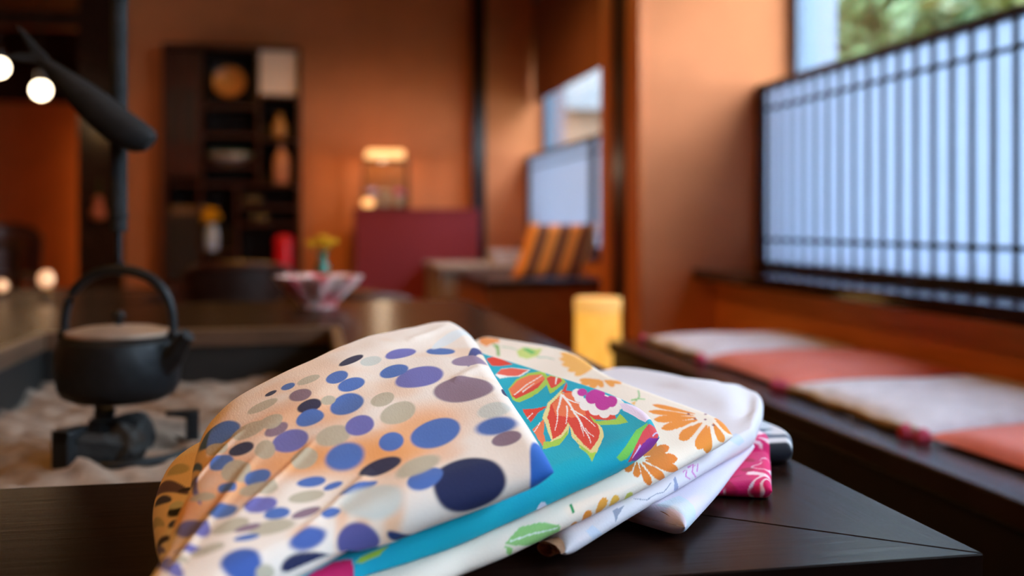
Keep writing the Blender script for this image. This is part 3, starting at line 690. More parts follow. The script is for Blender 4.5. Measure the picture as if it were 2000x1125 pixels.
for k in range(9):
    a = k * 2.4; rr = .052 * math.sqrt(k / 9); c = (vb[0] - .012 + rr * math.cos(a), vb[1] + rr * math.sin(a), vb[2] + .29 - .006 * k + .03 * math.sin(a))
    s_ = Geo().tube([(vb[0], vb[1], vb[2] + .18), c], .002, 6).build('stem', STEM, vf)
    Geo().lathe([(.008, -.02), (.03, 0), (.036, .012), (.02, .02), (.0001, .018)], c, 16, mod=lambda a_, i: 1 + .2 * math.cos(7 * a_)).build('flower_head', YEL, s_, True)
CUPM = mat('tan_cup_glaze', (150, 116, 84), .4, var=.2, scale=30)
lbs = ['tan cup against the outer side panel of the display shelf', 'second tan cup from the outer side panel of the display shelf', 'middle tan cup of the five on the display shelf', 'second tan cup from the inner divider of the display shelf', 'tan cup against the inner divider of the display shelf']
for k in range(5): tag(Geo().lathe([(.018, 0), (.022, .004), (.026, .055), (.024, .057), (.019, .012), (.0001, .01)], (sx0 + .07 + k * .052, 8.0, hz_(418)), 20).build('tea_cup', CUPM, None, True), lbs[k], 'cup', 'row of tan cups on the shelf')
for k, (px, py, lb) in enumerate(((478, 402, 'dark lacquer box in the lower stepped compartment of the shelf'), (492, 436, 'flat dark lacquer box under the other lacquer box'))):
    bx_ = thing('lacquer_box', lb, 'box', (hx_(px + 15, 8.05), 8.05, hz_(py)))
    xx = hx_(px + 15, 8.05); B(xx - .07, xx + .07, 7.98, 8.12, hz_(py), hz_(py) + .05, bev=.004).build('box_body', DARK, bx_); B(xx - .073, xx + .073, 7.977, 8.123, hz_(py) + .05, hz_(py) + .07, bev=.004).build('box_lid', SHW, bx_)

# gourd hanging on the dark post
gx, gy = hx_(193, 8.18), 8.17
gd = thing('hanging_gourd', 'reddish brown gourd hanging on the dark post beside the back wall', 'gourd', (gx, gy, .84))
GO = mat('gourd_skin', (190, 100, 66), .5, var=.2, scale=20)
Geo().lathe([(.01, .84), (.045, .85), (.058, .885), (.05, .925), (.028, .95), (.036, .975), (.034, 1.0), (.012, 1.02), (.0001, 1.024)], (gx, gy, 0), 24).build('gourd_body', GO, gd, True)
Geo().tube([(gx, gy, 1.02), (gx + .003, gy + .03, 1.12), (gx, 8.22, 1.15)], .003, 6).build('cord', STEM, gd)

# ------------------------------------------------------------------ chairs
def armchair(label, cx, cy, rz, w, seat_z, top, wood, cloth, trim=None):
    r = thing('low_armchair', label, 'chair', (cx, cy, 0)); M = rotz(cx, cy, rz)
    B(cx - w / 2 + .03, cx + w / 2 - .03, cy - .22, cy + .20, seat_z - .05, seat_z, bev=.02).xf(M).build('seat', cloth, r, True)
    for sx in (-1, 1):
        for yy in (-.20, .19):
            Geo().tube([(cx + sx * (w / 2 - .03), cy + yy, 0), (cx + sx * (w / 2 - .04), cy + yy, seat_z - .03)], [.014, .02], 10).xf(M).build('leg', wood, r, True)
    # curved back shell
    v = []; nA, nZ = 25, 9; A = math.radians(78)
    for sd in (0, 1):
        for j in range(nZ):
            for i in range(nA):
                a = -A + 2 * A * i / (nA - 1); k = j / (nZ - 1); rr = w / 2 - .02 * sd + .02 * k
                zz = seat_z - .02 + (top - seat_z + .02) * k * (1 - .30 * abs(a / A) ** 3)
                v.append((cx + rr * math.sin(a), cy + .02 - sd * 0 + rr * .85 * math.cos(a) - (w / 2 - .22), zz))
    f = []
    for sd in (0, 1):
        o = sd * nA * nZ; f += [(o + j * nA + i, o + j * nA + i + 1, o + (j + 1) * nA + i + 1, o + (j + 1) * nA + i) for j in range(nZ - 1) for i in range(nA - 1)]
    o = nA * nZ
    f += [((nZ - 1) * nA + i, (nZ - 1) * nA + i + 1, o + (nZ - 1) * nA + i + 1, o + (nZ - 1) * nA + i) for i in range(nA - 1)] + [(i, i + 1, o + i + 1, o + i) for i in range(nA - 1)]
    f += [(j * nA + e_, (j + 1) * nA + e_, o + (j + 1) * nA + e_, o + j * nA + e_) for j in range(nZ - 1) for e_ in (0, nA - 1)]
    g = Geo().add(v, f).xf(M); g.build('backrest', cloth, r, True)
    rim = [tuple((Vector(v[(nZ - 1) * nA + i]) + Vector(v[o + (nZ - 1) * nA + i])) / 2) for i in range(nA)]
    Geo().tube(rim, .019, 10).xf(M).build('top_rail', trim or wood, r, True)
REDW = mat('red_brown_chair_wood', (84, 38, 24), .35, var=.3, scale=10, stretch=(6, 6, 1))
DKC = mat('dark_brown_leather', (50, 28, 22), .45, var=.2, scale=20)
GOLDT = mat('golden_brown_leather', (222, 146, 64), .45, var=.2, scale=14)
armchair('dark low armchair with a curved back in front of the display shelf', hx_(470, 5.2), 5.2, 180, .50, .40, .62, REDW, DKC)
armchair('red-brown curved chair just beyond the petal-edged dish', hx_(682, 3.75), 3.75, 170, .46, .40, .57, REDW, DKC)
armchair('dark armchair with a golden leather rim beyond the candle lamps', -1.95, 4.55, 150, .62, .42, .80, GOLDT, DKC, GOLDT)
armchair('dark wooden armchair under the far glowing wall', -2.35, 8.6, 20, .55, .42, .80, REDW, REDW)
dt = thing('dining_table', 'dark dining table under the two bare pendant bulbs', 'table', (-2.6, 7.3, 0))
B(-3.4, -1.95, 6.9, 7.8, .66, .70, bev=.005).build('table_top', TABLEX, dt)
for px in (-3.35, -2.05):
    for py in (6.95, 7.7): B(px, px + .06, py, py + .06, 0, .66).build('leg', DARK, dt)

# ------------------------------------------------------------------ lamps
def pendant(label, px, py, Yd, power, r):
    x = hx_(px, Yd); v = Yd * math.cos(YAW) + x * math.sin(YAW); z = CAM_Z + (435 - py) / 2000 * v
    t = thing('pendant_lamp', label, 'lamp', (x, Yd, z), 'pendant lamps in the far room')
    Geo().ball((x, Yd, z), r).build('bulb', mat('bulb_glow', (255, 240, 220), .3, emit=(1, .80, .55), strength=14), t, True)
    Geo().lathe([(.02, .5 * r), (.03, r), (.028, r + .06), (.008, r + .07)], (x, Yd, z), 20).build('socket', DARK, t, True)
    Geo().tube([(x, Yd, z + r + .06), (x, Yd, 2.75)], .004, 6).build('cord', DARK, t)
    l = bpy.data.lights.new('pendant_light', 'POINT'); l.energy = power; l.color = WARM; l.shadow_soft_size = r
    o = bpy.data.objects.new('pendant_light', l); COL.objects.link(o); o.parent = t; o.location = (0, 0, -r - .03)
pendant('bare round pendant bulb hanging under the carved fish', 80, 176, 7.2, 1.2, .055)
pendant('round pendant bulb hanging beyond the tail of the carved fish', -2, 132, 7.2, 1.2, .055)
def downlight(label, x, y, power, size=1.9, tilt=(0, 0)):
    t = thing('ceiling_downlight', label, 'lamp', (x, y, 2.72), 'ceiling downlights')
    Geo().lathe([(.05, 2.72), (.062, 2.722), (.062, 2.75), (.05, 2.75)], (x, y, 0), 28).build('trim_ring', DARK, t, True)
    Geo().lathe([(.0001, 2.735), (.048, 2.735), (.048, 2.745)], (x, y, 0), 24).build('lamp_face', mat('downlight_glow', (255, 220, 180), .4, emit=(1, .6, .28), strength=8), t)
    l = bpy.data.lights.new('downlight', 'SPOT'); l.energy = power; l.color = WARM; l.spot_size = size; l.spot_blend = .8; l.shadow_soft_size = .06
    o = bpy.data.objects.new('downlight', l); COL.objects.link(o); o.parent = t; o.location = (0, 0, -.01); o.rotation_euler = (tilt[0], tilt[1], 0)
downlight('ceiling downlight above the display shelf', -.45, 6.2, 95, 2.7)
downlight('ceiling downlight above the maroon counter', .55, 6.2, 125, 2.9)
downlight('ceiling downlight above the far end of the hearth', .1, 4.6, 40)
downlight('ceiling downlight over the robe end of the hearth table', -.65, .75, 80)
downlight('ceiling downlight tilted towards the cushioned bench', -.7, 3.1, 80, 1.7, (0, math.radians(-38)))
fl = thing('floor_lamp', 'tall paper floor lamp hidden behind the dark post', 'lamp', (-2.02, 10.93, 0))
Geo().lathe([(.10, 0), (.10, .03), (.02, .04)], (-2.02, 10.93, 0), 24).build('lamp_base', DARK, fl, True)
Geo().lathe([(.05, .04), (.06, .08), (.06, 1.75), (.05, 1.8)], (-2.02, 10.93, 0), 28).build('lamp_shade', mat('floor_lamp_glow', (255, 200, 130), .6, emit=(1, .50, .11), strength=4.5), fl, True)
# printed motifs in cloth coordinates
PRINTS = {
    'dots': [
        ('e', [
            (0.2862, 0.7625, -0.123, 0.0079, -0.0017, 0.0793, (240, 158, 84), 1.4, 0.75),
            (0.4852, 0.7702, -0.1725, 0.0836, -0.0079, 0.066, (240, 158, 84), 1.4, 0.85),
            (0.6685, 0.6431, -0.1081, 0.0741, -0.0206, 0.095, (240, 158, 84), 1.4, 0.8),
            (0.7779, 0.6282, -0.0931, 0.0381, -0.0279, 0.0947, (240, 158, 84), 1.4, 0.6),
            (0.8887, 0.4319, -0.0878, 0.088, -0.0448, 0.1549, (240, 158, 84), 1.4, 0.55),
            (0.5733, 0.5149, -0.0921, 0.0437, -0.0182, 0.0775, (240, 158, 84), 1.4, 0.5),
            (0.7293, 0.3879, -0.104, 0.0472, -0.0278, 0.083, (240, 158, 84), 1.4, 0.45),
            (0.376, 0.8413, -0.0705, 0.0114, -0.0043, 0.0484, (240, 158, 84), 1.4, 0.6),
            (0.9585, 0.5305, -0.0558, 0.0588, -0.0264, 0.1104, (240, 158, 84), 1.4, 0.6),
            (0.8766, 0.6216, -0.0862, 0.0757, -0.0166, 0.0695, (240, 158, 84), 1.4, 0.55),
            (0.4499, 0.9509, -0.0165, 0.0114, 0.004, 0.0531, (240, 158, 84), 1.4, 0.7),
            (0.5038, 0.9778, -0.0133, 0.0064, 0.0062, 0.049, (240, 158, 84), 1.4, 0.4),
            (0.3808, 1.0067, -0.0209, 0.009, 0.0112, 0.0421, (240, 158, 84), 1.4, 0.55),
            (0.5957, 0.9626, -0.035, 0.0089, -0.0072, 0.0261, (240, 158, 84), 1.4, 0.4),
            (0.278, 0.8495, -0.071, -0.0056, -0.0019, 0.0329, (240, 158, 84), 1.4, 0.5),
            (0.2321, 0.8941, -0.04, -0.0031, -0.0012, 0.0238, (240, 158, 84), 1.4, 0.35),
            (0.2001, 0.9893, -0.0855, 0.0192, 0.0094, 0.0604, (28, 34, 78), 0.16, 1.0),
            (0.0221, 1.0088, -0.036, -0.019, 0.0026, 0.0803, (40, 100, 190), 0.16, 1.0),
            (0.1301, 0.6641, -0.0926, 0.0288, 0.0113, 0.0584, (140, 112, 128), 0.16, 1.0),
            (0.2563, 0.5266, -0.084, 0.0184, -0.0006, 0.0659, (112, 108, 178), 0.16, 1.0),
            (0.2496, 0.8101, -0.0693, -0.0008, 0.0004, 0.0523, (78, 110, 180), 0.16, 1.0),
            (0.3227, 0.3055, -0.0634, 0.0095, -0.0024, 0.0387, (112, 108, 178), 0.16, 1.0),
            (0.161, 0.376, -0.0568, 0.0311, 0.0039, 0.0389, (78, 110, 180), 0.16, 1.0),
            (0.0362, 0.442, -0.0438, -0.083, 0.0098, 0.056, (58, 62, 120), 0.16, 1.0),
            (0.0709, 0.5019, -0.0598, 0.0078, 0.008, 0.0347, (150, 124, 150), 0.16, 1.0),
            (0.3466, 0.4263, -0.0545, 0.0146, -0.0082, 0.0452, (78, 110, 180), 0.16, 1.0),
            (0.5721, 0.3084, -0.0405, 0.0104, -0.0105, 0.0475, (78, 110, 180), 0.16, 1.0),
            (0.5075, 0.4019, -0.0505, 0.0132, -0.0135, 0.0447, (78, 110, 180), 0.16, 1.0),
            (0.5081, 0.514, -0.0562, 0.0137, -0.0169, 0.0708, (78, 110, 180), 0.16, 1.0),
            (0.6502, 0.4114, -0.0432, 0.0181, -0.0153, 0.0402, (48, 40, 66), 0.16, 1.0),
            (0.6966, 0.3038, -0.0378, 0.0295, -0.0092, 0.0484, (140, 112, 128), 0.16, 1.0),
            (0.5228, 0.227, -0.0468, -0.0004, -0.0052, 0.0274, (48, 40, 66), 0.16, 1.0),
            (0.634, 0.4808, -0.0478, 0.0221, -0.016, 0.0503, (78, 110, 180), 0.16, 1.0),
            (0.6865, 0.5416, -0.0561, 0.0285, -0.018, 0.0697, (112, 108, 178), 0.16, 1.0),
            (0.7456, 0.4319, -0.0339, 0.0066, -0.0154, 0.0365, (140, 112, 128), 0.16, 1.0),
            (0.5446, 0.6529, -0.0552, 0.0222, -0.0125, 0.0531, (190, 176, 152), 0.25, 0.95),
            (0.462, 0.6669, -0.0442, 0.0137, -0.0094, 0.0492, (112, 108, 178), 0.16, 1.0),
            (0.3879, 0.5823, -0.0387, 0.002, -0.005, 0.0427, (190, 176, 152), 0.16, 0.95),
            (0.3427, 0.6774, -0.0545, -0.004, -0.0078, 0.0486, (190, 176, 152), 0.16, 0.95),
            (0.3709, 0.792, -0.0341, 0.0042, -0.0028, 0.0367, (78, 110, 180), 0.16, 1.0),
            (0.5029, 0.7682, -0.0548, 0.0114, -0.0141, 0.0574, (78, 110, 180), 0.35, 1.0),
            (0.6287, 0.6847, -0.0411, 0.0137, -0.015, 0.052, (190, 176, 152), 0.16, 0.95),
            (0.4082, 0.8619, -0.0545, 0.0047, -0.0052, 0.0264, (48, 40, 66), 0.16, 1.0),
            (0.0751, 0.7977, -0.0451, 0.0067, 0.0083, 0.0286, (205, 205, 198), 0.35, 0.95),
            (0.0925, 0.8531, -0.0538, 0.0105, 0.0068, 0.028, (78, 110, 180), 0.45, 1.0),
            (0.0825, 0.9023, -0.0383, 0.0029, 0.003, 0.0215, (140, 112, 128), 0.16, 1.0),
            (0.0068, 0.6919, -0.0108, -0.0022, 0.0088, 0.0313, (28, 34, 78), 0.16, 1.0),
            (0.9217, 0.2109, -0.059, 0.0368, -0.0199, 0.0816, (78, 110, 180), 0.16, 1.0),
            (0.8372, 0.4232, -0.0344, 0.0201, -0.0137, 0.0413, (48, 40, 66), 0.16, 1.0),
            (0.8858, 0.427, -0.0373, 0.0268, -0.02, 0.0567, (78, 110, 180), 0.16, 1.0),
            (0.8299, 0.5408, -0.0387, 0.0345, -0.0149, 0.0757, (190, 176, 152), 0.16, 0.95),
            (0.7646, 0.6394, -0.035, 0.0134, -0.0144, 0.0467, (78, 110, 180), 0.16, 1.0),
            (0.762, 0.5105, -0.0271, 0.0097, -0.0169, 0.0596, (190, 176, 152), 0.16, 0.95),
            (0.8436, 0.6056, -0.0248, 0.0249, -0.0066, 0.0336, (78, 110, 180), 0.16, 1.0),
            (0.7491, 0.7105, -0.057, 0.0448, -0.0108, 0.0439, (190, 176, 152), 0.16, 0.95),
            (0.5945, 0.8024, -0.042, 0.0173, -0.0034, 0.0183, (78, 110, 180), 0.16, 1.0),
            (0.5317, 0.8504, -0.0263, 0.0046, -0.0034, 0.011, (78, 110, 180), 0.16, 1.0),
            (0.4646, 0.901, -0.0479, 0.0042, -0.0041, 0.0133, (78, 110, 180), 0.16, 1.0),
            (0.6039, 0.844, -0.0501, 0.015, -0.0045, 0.0196, (190, 176, 152), 0.16, 0.95),
            (0.4335, 0.9533, -0.0756, 0.0217, -0.0071, 0.044, (205, 205, 198), 0.4, 0.95),
            (0.3024, 0.9526, -0.0439, -0.0045, -0.0042, 0.0276, (78, 110, 180), 0.16, 1.0),
            (0.314, 0.908, -0.0564, -0.0071, -0.0041, 0.0291, (190, 176, 152), 0.4, 0.95),
            (0.8346, 0.7237, -0.0408, 0.0316, -0.0102, 0.0416, (78, 110, 180), 0.3, 1.0),
            (0.7306, 0.7968, -0.046, 0.0215, -0.0076, 0.0303, (112, 108, 178), 0.16, 1.0),
            (0.6796, 0.857, -0.0354, 0.0134, -0.0057, 0.0208, (78, 110, 180), 0.16, 1.0),
            (0.5993, 0.897, -0.0386, 0.004, -0.0052, 0.0154, (140, 112, 128), 0.16, 1.0),
            (0.5315, 0.9397, -0.0252, 0.0046, -0.0032, 0.0131, (78, 110, 180), 0.16, 1.0),
            (0.7988, 0.8177, -0.0463, 0.0162, -0.0095, 0.0276, (190, 176, 152), 0.16, 0.95),
            (0.6858, 0.896, -0.0602, 0.0208, -0.008, 0.0259, (190, 176, 152), 0.4, 0.95),
            (0.7516, 0.8571, -0.0336, 0.0102, -0.0043, 0.0126, (140, 112, 128), 0.16, 1.0),
            (0.748, 0.89, -0.0329, 0.0133, -0.0035, 0.0115, (78, 110, 180), 0.16, 1.0),
            (0.9097, 0.6979, -0.0592, 0.083, -0.0174, 0.0664, (112, 108, 178), 0.16, 1.0),
            (0.8874, 0.8176, -0.0495, 0.0492, -0.0054, 0.018, (112, 108, 178), 0.16, 1.0),
            (0.8415, 0.8598, -0.0406, 0.016, -0.007, 0.019, (190, 176, 152), 0.16, 0.95),
            (0.9349, 0.8171, -0.0527, 0.0865, -0.0173, 0.0568, (112, 108, 178), 0.16, 1.0),
            (0.7466, 0.9611, -0.0504, 0.019, -0.0113, 0.041, (60, 90, 165), 0.3, 1.0),
            (0.5855, 0.9766, -0.0449, 0.0011, -0.0114, 0.0198, (70, 95, 165), 0.4, 1.0),
            (0.4628, 1.0228, -0.0496, 0.0158, -0.0035, 0.0353, (84, 80, 140), 0.16, 1.0),
            (0.5855, 1.0234, -0.0624, 0.0204, 0.0063, 0.0229, (28, 34, 78), 0.16, 1.0),
            (0.6851, 1.0001, -0.0231, 0.0072, -0.0012, 0.0128, (190, 176, 152), 0.16, 0.95),
            (0.7729, 0.3659, -0.0327, 0.0159, -0.0142, 0.0493, (190, 176, 152), 0.16, 0.95),
            (0.834, 0.3338, -0.0449, 0.0212, -0.0117, 0.0529, (190, 176, 152), 0.16, 0.95),
            (0.9204, 0.3022, -0.0358, 0.0501, -0.0106, 0.0557, (190, 176, 152), 0.16, 0.95),
            (0.4445, 0.2868, -0.0429, 0.0144, -0.004, 0.034, (205, 205, 198), 0.16, 0.95),
            (0.5817, 0.4363, -0.0271, 0.0115, -0.0084, 0.0279, (190, 176, 152), 0.16, 0.95),
            (0.3525, 1.0735, -0.0447, 0.0421, -0.0013, 0.0193, (24, 52, 104), 0.16, 1.0),
            (0.7417, 0.1882, -0.021, 0.011, -0.0043, 0.025, (78, 110, 180), 0.16, 1.0),
            (0.7896, 0.1687, -0.0147, 0.0025, -0.0027, 0.0152, (48, 40, 66), 0.16, 1.0),
            (0.807, 0.224, -0.0367, 0.0084, -0.0052, 0.0298, (190, 176, 152), 0.16, 0.95),
            (0.6753, 0.2234, -0.0375, 0.0128, -0.0052, 0.0299, (190, 176, 152), 0.16, 0.95),
            (0.9617, 0.4065, -0.0395, 0.1194, -0.036, 0.1441, (112, 108, 178), 0.16, 1.0),
            (0.9778, 0.2715, -0.0228, 0.0858, -0.0066, 0.0479, (78, 110, 180), 0.16, 1.0),
            (0.9102, 0.5584, -0.0389, 0.047, -0.005, 0.0254, (190, 176, 152), 0.16, 0.95),
            (0.0942, 0.2465, -0.0983, -0.0745, 0.0046, 0.0531, (225, 226, 228), 0.16, 1.0),
            (0.9118, 0.831, -0.0292, 0.0233, -0.0063, 0.0175, (190, 176, 152), 0.16, 0.95),
            (0.9905, 0.6274, 0.006, -0.0493, -0.0046, 0.0338, (78, 110, 180), 0.16, 1.0),
        ]),
    ],
    'dots_under': [
        ('e', [
            (0.9591, 0.2326, -0.0473, 0.118, -0.0059, 0.0557, (100, 80, 110), 0.2, 1.0),
            (0.975, 0.2712, -0.0197, 0.0505, -0.003, 0.0357, (60, 62, 100), 0.2, 1.0),
            (0.9462, 0.4033, -0.0238, 0.02, -0.0011, 0.0342, (20, 20, 34), 0.2, 1.0),
            (0.962, 0.447, -0.0135, 0.0172, -0.0002, 0.0168, (66, 72, 110), 0.2, 1.0),
            (0.9882, 0.4487, -0.0125, 0.0338, -0.0011, 0.0184, (48, 40, 66), 0.2, 1.0),
            (0.9222, 0.3252, -0.0173, 0.0134, -0.0004, 0.0117, (48, 40, 66), 0.2, 1.0),
            (0.9463, 0.3779, -0.0188, 0.0212, -0.0007, 0.02, (205, 205, 198), 0.3, 1.0),
            (0.9927, 0.331, -0.0133, 0.0667, -0.0025, 0.0412, (190, 176, 152), 0.3, 1.0),
            (0.9971, 0.4515, -0.0069, 0.0499, -0.0007, 0.0239, (112, 108, 178), 0.2, 1.0),
            (0.9369, 0.1662, -0.0316, 0.0341, -0.0078, 0.0441, (190, 176, 152), 0.4, 1.0),
            (0.9462, 0.6575, -0.0234, 0.0303, -0.0209, 0.0534, (78, 110, 180), 0.2, 1.0),
        ]),
    ],
    'teal': [
        ('p', [
            ([(0.0473, 0.3538), (0.0116, 0.3645), (0.0273, 0.4136), (0.0327, 0.4318), (0.0649, 0.4131), (0.077, 0.3957)], (226, 62, 38)),
            ([(0.1245, 0.4435), (0.0779, 0.4261), (0.0526, 0.4417), (0.03, 0.4874), (0.0846, 0.4957), (0.1113, 0.4767), (0.1344, 0.4687)], (246, 236, 232)),
            ([(0.1155, 0.4398), (0.0792, 0.427), (0.0538, 0.4426), (0.036, 0.4838), (0.0867, 0.4886), (0.1049, 0.4708)], (232, 92, 70)),
            ([(0.1627, 0.5356), (0.1056, 0.5027), (0.0523, 0.4977), (0.011, 0.5203), (0.0389, 0.5671), (0.0844, 0.6045), (0.1331, 0.6217), (0.1908, 0.6228), (0.1913, 0.5982)], (170, 206, 70)),
            ([(0.1789, 0.575), (0.161, 0.5376), (0.1092, 0.5114), (0.0627, 0.5073), (0.0337, 0.5322), (0.0498, 0.5658), (0.1077, 0.5967), (0.1469, 0.6001), (0.182, 0.6008)], (240, 118, 70)),
            ([(0.1789, 0.575), (0.182, 0.6008), (0.1469, 0.6001), (0.1077, 0.5967), (0.0498, 0.5658), (0.1124, 0.5772), (0.1522, 0.5759)], (226, 62, 38)),
            ([(0.0467, 0.5627), (0.0233, 0.5565), (0.0157, 0.5973), (0.0348, 0.6322), (0.0908, 0.6455), (0.1125, 0.6484), (0.0731, 0.5926)], (170, 206, 70)),
            ([(0.0454, 0.5648), (0.0275, 0.5656), (0.0239, 0.6004), (0.0357, 0.6194), (0.0754, 0.6311), (0.0884, 0.6275)], (226, 62, 38)),
            ([(0.1737, 0.5803), (0.1117, 0.5567), (0.0377, 0.5419), (0.0353, 0.5379), (0.1094, 0.5514), (0.1718, 0.5742)], (246, 236, 232)),
            ([(0.1495, 0.5849), (0.0935, 0.5656), (0.0922, 0.5629), (0.1469, 0.5776)], (246, 236, 232)),
            ([(0.0638, 0.6219), (0.0236, 0.5899), (0.0258, 0.5845), (0.0645, 0.6191)], (246, 236, 232)),
            ([(0.2101, 0.6596), (0.1909, 0.6772), (0.1593, 0.6887), (0.2007, 0.6991), (0.2413, 0.7228), (0.2272, 0.6908)], (226, 62, 38)),
            ([(0.2357, 0.7055), (0.2079, 0.6928), (0.2069, 0.69), (0.2345, 0.7019)], (246, 236, 232)),
            ([(0.2602, 0.7541), (0.2332, 0.7411), (0.212, 0.7309), (0.2561, 0.7944), (0.2807, 0.8544), (0.2871, 0.8486), (0.2785, 0.807)], (240, 118, 70)),
            ([(0.2645, 0.7694), (0.2281, 0.7397), (0.2279, 0.7373), (0.2643, 0.7658)], (246, 236, 232)),
            ([(0.0764, 0.6538), (0.149, 0.6767), (0.2103, 0.7241), (0.2431, 0.7906), (0.2583, 0.8347), (0.2938, 0.8648), (0.2549, 0.8705), (0.2158, 0.8345), (0.1827, 0.7879), (0.1478, 0.7371)], (236, 220, 150)),
            ([(0.2938, 0.8648), (0.2745, 0.8281), (0.2635, 0.8423), (0.2352, 0.8397), (0.2044, 0.8143), (0.2158, 0.8345), (0.2549, 0.8705)], (170, 206, 70)),
            ([(0.1856, 0.785), (0.2148, 0.8508), (0.2175, 0.9213), (0.2018, 0.9891), (0.1851, 0.9665), (0.1531, 0.9089), (0.141, 0.8684), (0.1337, 0.819), (0.1261, 0.7505), (0.1191, 0.7067)], (236, 220, 150)),
            ([(0.2072, 0.8273), (0.2144, 0.8989), (0.2007, 0.9619), (0.1851, 0.9665), (0.2018, 0.9891), (0.2175, 0.9213)], (170, 206, 70)),
            ([(0.0944, 0.6673), (0.1518, 0.6877), (0.2032, 0.7321), (0.2324, 0.7849), (0.2549, 0.8338), (0.2268, 0.8237), (0.1889, 0.7898), (0.1473, 0.7377)], (226, 62, 38)),
            ([(0.0772, 0.6636), (0.0701, 0.6825), (0.1006, 0.7358), (0.1145, 0.775), (0.0823, 0.8342), (0.0904, 0.8523), (0.1109, 0.8427), (0.132, 0.8165), (0.1529, 0.8798), (0.1691, 0.9114), (0.1981, 0.9488), (0.2064, 0.9022), (0.2044, 0.8454), (0.1856, 0.785), (0.1129, 0.6871)], (226, 62, 38)),
            ([(0.0944, 0.6673), (0.0743, 0.6823), (0.0934, 0.7186), (0.1336, 0.7855), (0.1648, 0.7722), (0.1832, 0.7362), (0.1498, 0.6901)], (240, 118, 70)),
            ([(0.0929, 0.6642), (0.0746, 0.656), (0.0351, 0.6345), (0.052, 0.6505), (0.0813, 0.6688)], (226, 62, 38)),
            ([(0.1293, 0.7913), (0.1329, 0.8281), (0.0931, 0.8551), (0.0701, 0.8422), (0.0755, 0.8939), (0.1009, 0.8816), (0.1365, 0.8507), (0.1414, 0.8282)], (170, 206, 70)),
            ([(0.0968, 0.6666), (0.1646, 0.7189), (0.2312, 0.7986), (0.2303, 0.8001), (0.1634, 0.7224), (0.0959, 0.6728)], (246, 236, 232)),
            ([(0.1039, 0.6758), (0.1487, 0.7573), (0.179, 0.8418), (0.1895, 0.9147), (0.1877, 0.9143), (0.1754, 0.8411), (0.1426, 0.7559), (0.0953, 0.6749)], (246, 236, 232)),
            ([(0.1341, 0.7167), (0.1661, 0.7534), (0.1942, 0.7881), (0.1933, 0.7897), (0.1644, 0.7555), (0.1314, 0.7191)], (246, 236, 232)),
            ([(0.1641, 0.7992), (0.1795, 0.8322), (0.1916, 0.8692), (0.1905, 0.8694), (0.1775, 0.8326), (0.1613, 0.7999)], (246, 236, 232)),
            ([(0.1423, 0.7394), (0.1432, 0.7878), (0.1508, 0.8486), (0.1493, 0.8476), (0.1395, 0.7852), (0.136, 0.7352)], (246, 236, 232)),
            ([(0.1097, 0.6868), (0.1109, 0.7196), (0.1041, 0.7427), (0.1015, 0.7407), (0.1068, 0.7169), (0.104, 0.6835)], (246, 236, 232)),
            ([(0.1737, 0.839), (0.1774, 0.8655), (0.1736, 0.8905), (0.1724, 0.8892), (0.1755, 0.8641), (0.171, 0.8379)], (246, 236, 232)),
        ]),
        ('e', [
            (0.0713, 0.6954, -0.0081, 0.0093, 0.02, 0.0157, (246, 236, 232), 0.08, 1.0),
            (0.087, 0.7131, -0.007, 0.008, 0.0158, 0.0132, (246, 236, 232), 0.08, 1.0),
            (0.0991, 0.7457, -0.0108, 0.0117, 0.0208, 0.0207, (246, 236, 232), 0.08, 1.0),
            (0.099, 0.7787, -0.0115, 0.0123, 0.0196, 0.0223, (246, 236, 232), 0.08, 1.0),
            (0.0956, 0.8088, -0.0099, 0.0106, 0.0154, 0.0192, (246, 236, 232), 0.08, 1.0),
            (0.0687, 0.8125, -0.0114, 0.0132, 0.0179, 0.0206, (246, 236, 232), 0.08, 1.0),
            (0.0435, 0.8083, -0.0094, 0.011, 0.0156, 0.0168, (246, 236, 232), 0.08, 1.0),
            (0.0357, 0.7911, -0.0084, 0.0093, 0.017, 0.0169, (246, 236, 232), 0.08, 1.0),
            (0.0681, 0.7717, -0.0179, 0.0201, 0.0323, 0.0323, (246, 236, 232), 0.08, 1.0),
            (0.0593, 0.6997, -0.0076, 0.0084, 0.0161, 0.0122, (196, 42, 150), 0.08, 1.0),
            (0.0649, 0.7334, -0.0103, 0.0112, 0.0232, 0.0194, (196, 42, 150), 0.08, 1.0),
            (0.0652, 0.7708, -0.014, 0.0157, 0.0248, 0.0245, (196, 42, 150), 0.08, 1.0),
            (0.0443, 0.7814, -0.0092, 0.0103, 0.0203, 0.0199, (196, 42, 150), 0.08, 1.0),
            (0.0433, 0.7303, -0.0136, 0.014, 0.0202, 0.0159, (196, 42, 150), 0.08, 1.0),
        ]),
        ('p', [
            ([(0.0396, 0.8041), (0.0265, 0.8183), (0.0013, 0.8737), (-0.0215, 0.9128), (0.0324, 0.9433), (0.0448, 0.9071), (0.0553, 0.8366)], (238, 214, 236)),
            ([(0.0274, 0.9523), (0.0696, 0.953), (0.1109, 0.988), (0.1396, 1.0062), (0.1322, 1.0219), (0.1139, 1.026), (0.0776, 0.9983), (0.0388, 0.9777)], (120, 204, 84)),
            ([(0.0255, 0.96), (0.0029, 0.9783), (0.0009, 1.0003), (0.0109, 1.0537), (0.0625, 1.0521), (0.1101, 1.0396), (0.0866, 1.0042), (0.0525, 0.973)], (220, 66, 74)),
            ([(0.0, 1.0285), (0.0015, 1.038), (0.0244, 1.0631), (0.0709, 1.0708), (0.0994, 1.0407), (0.0677, 1.0113), (0.0364, 1.0034)], (136, 34, 140)),
            ([(0.0695, 1.0049), (0.0971, 1.0311), (0.0952, 1.0333), (0.0648, 1.0108)], (230, 190, 230)),
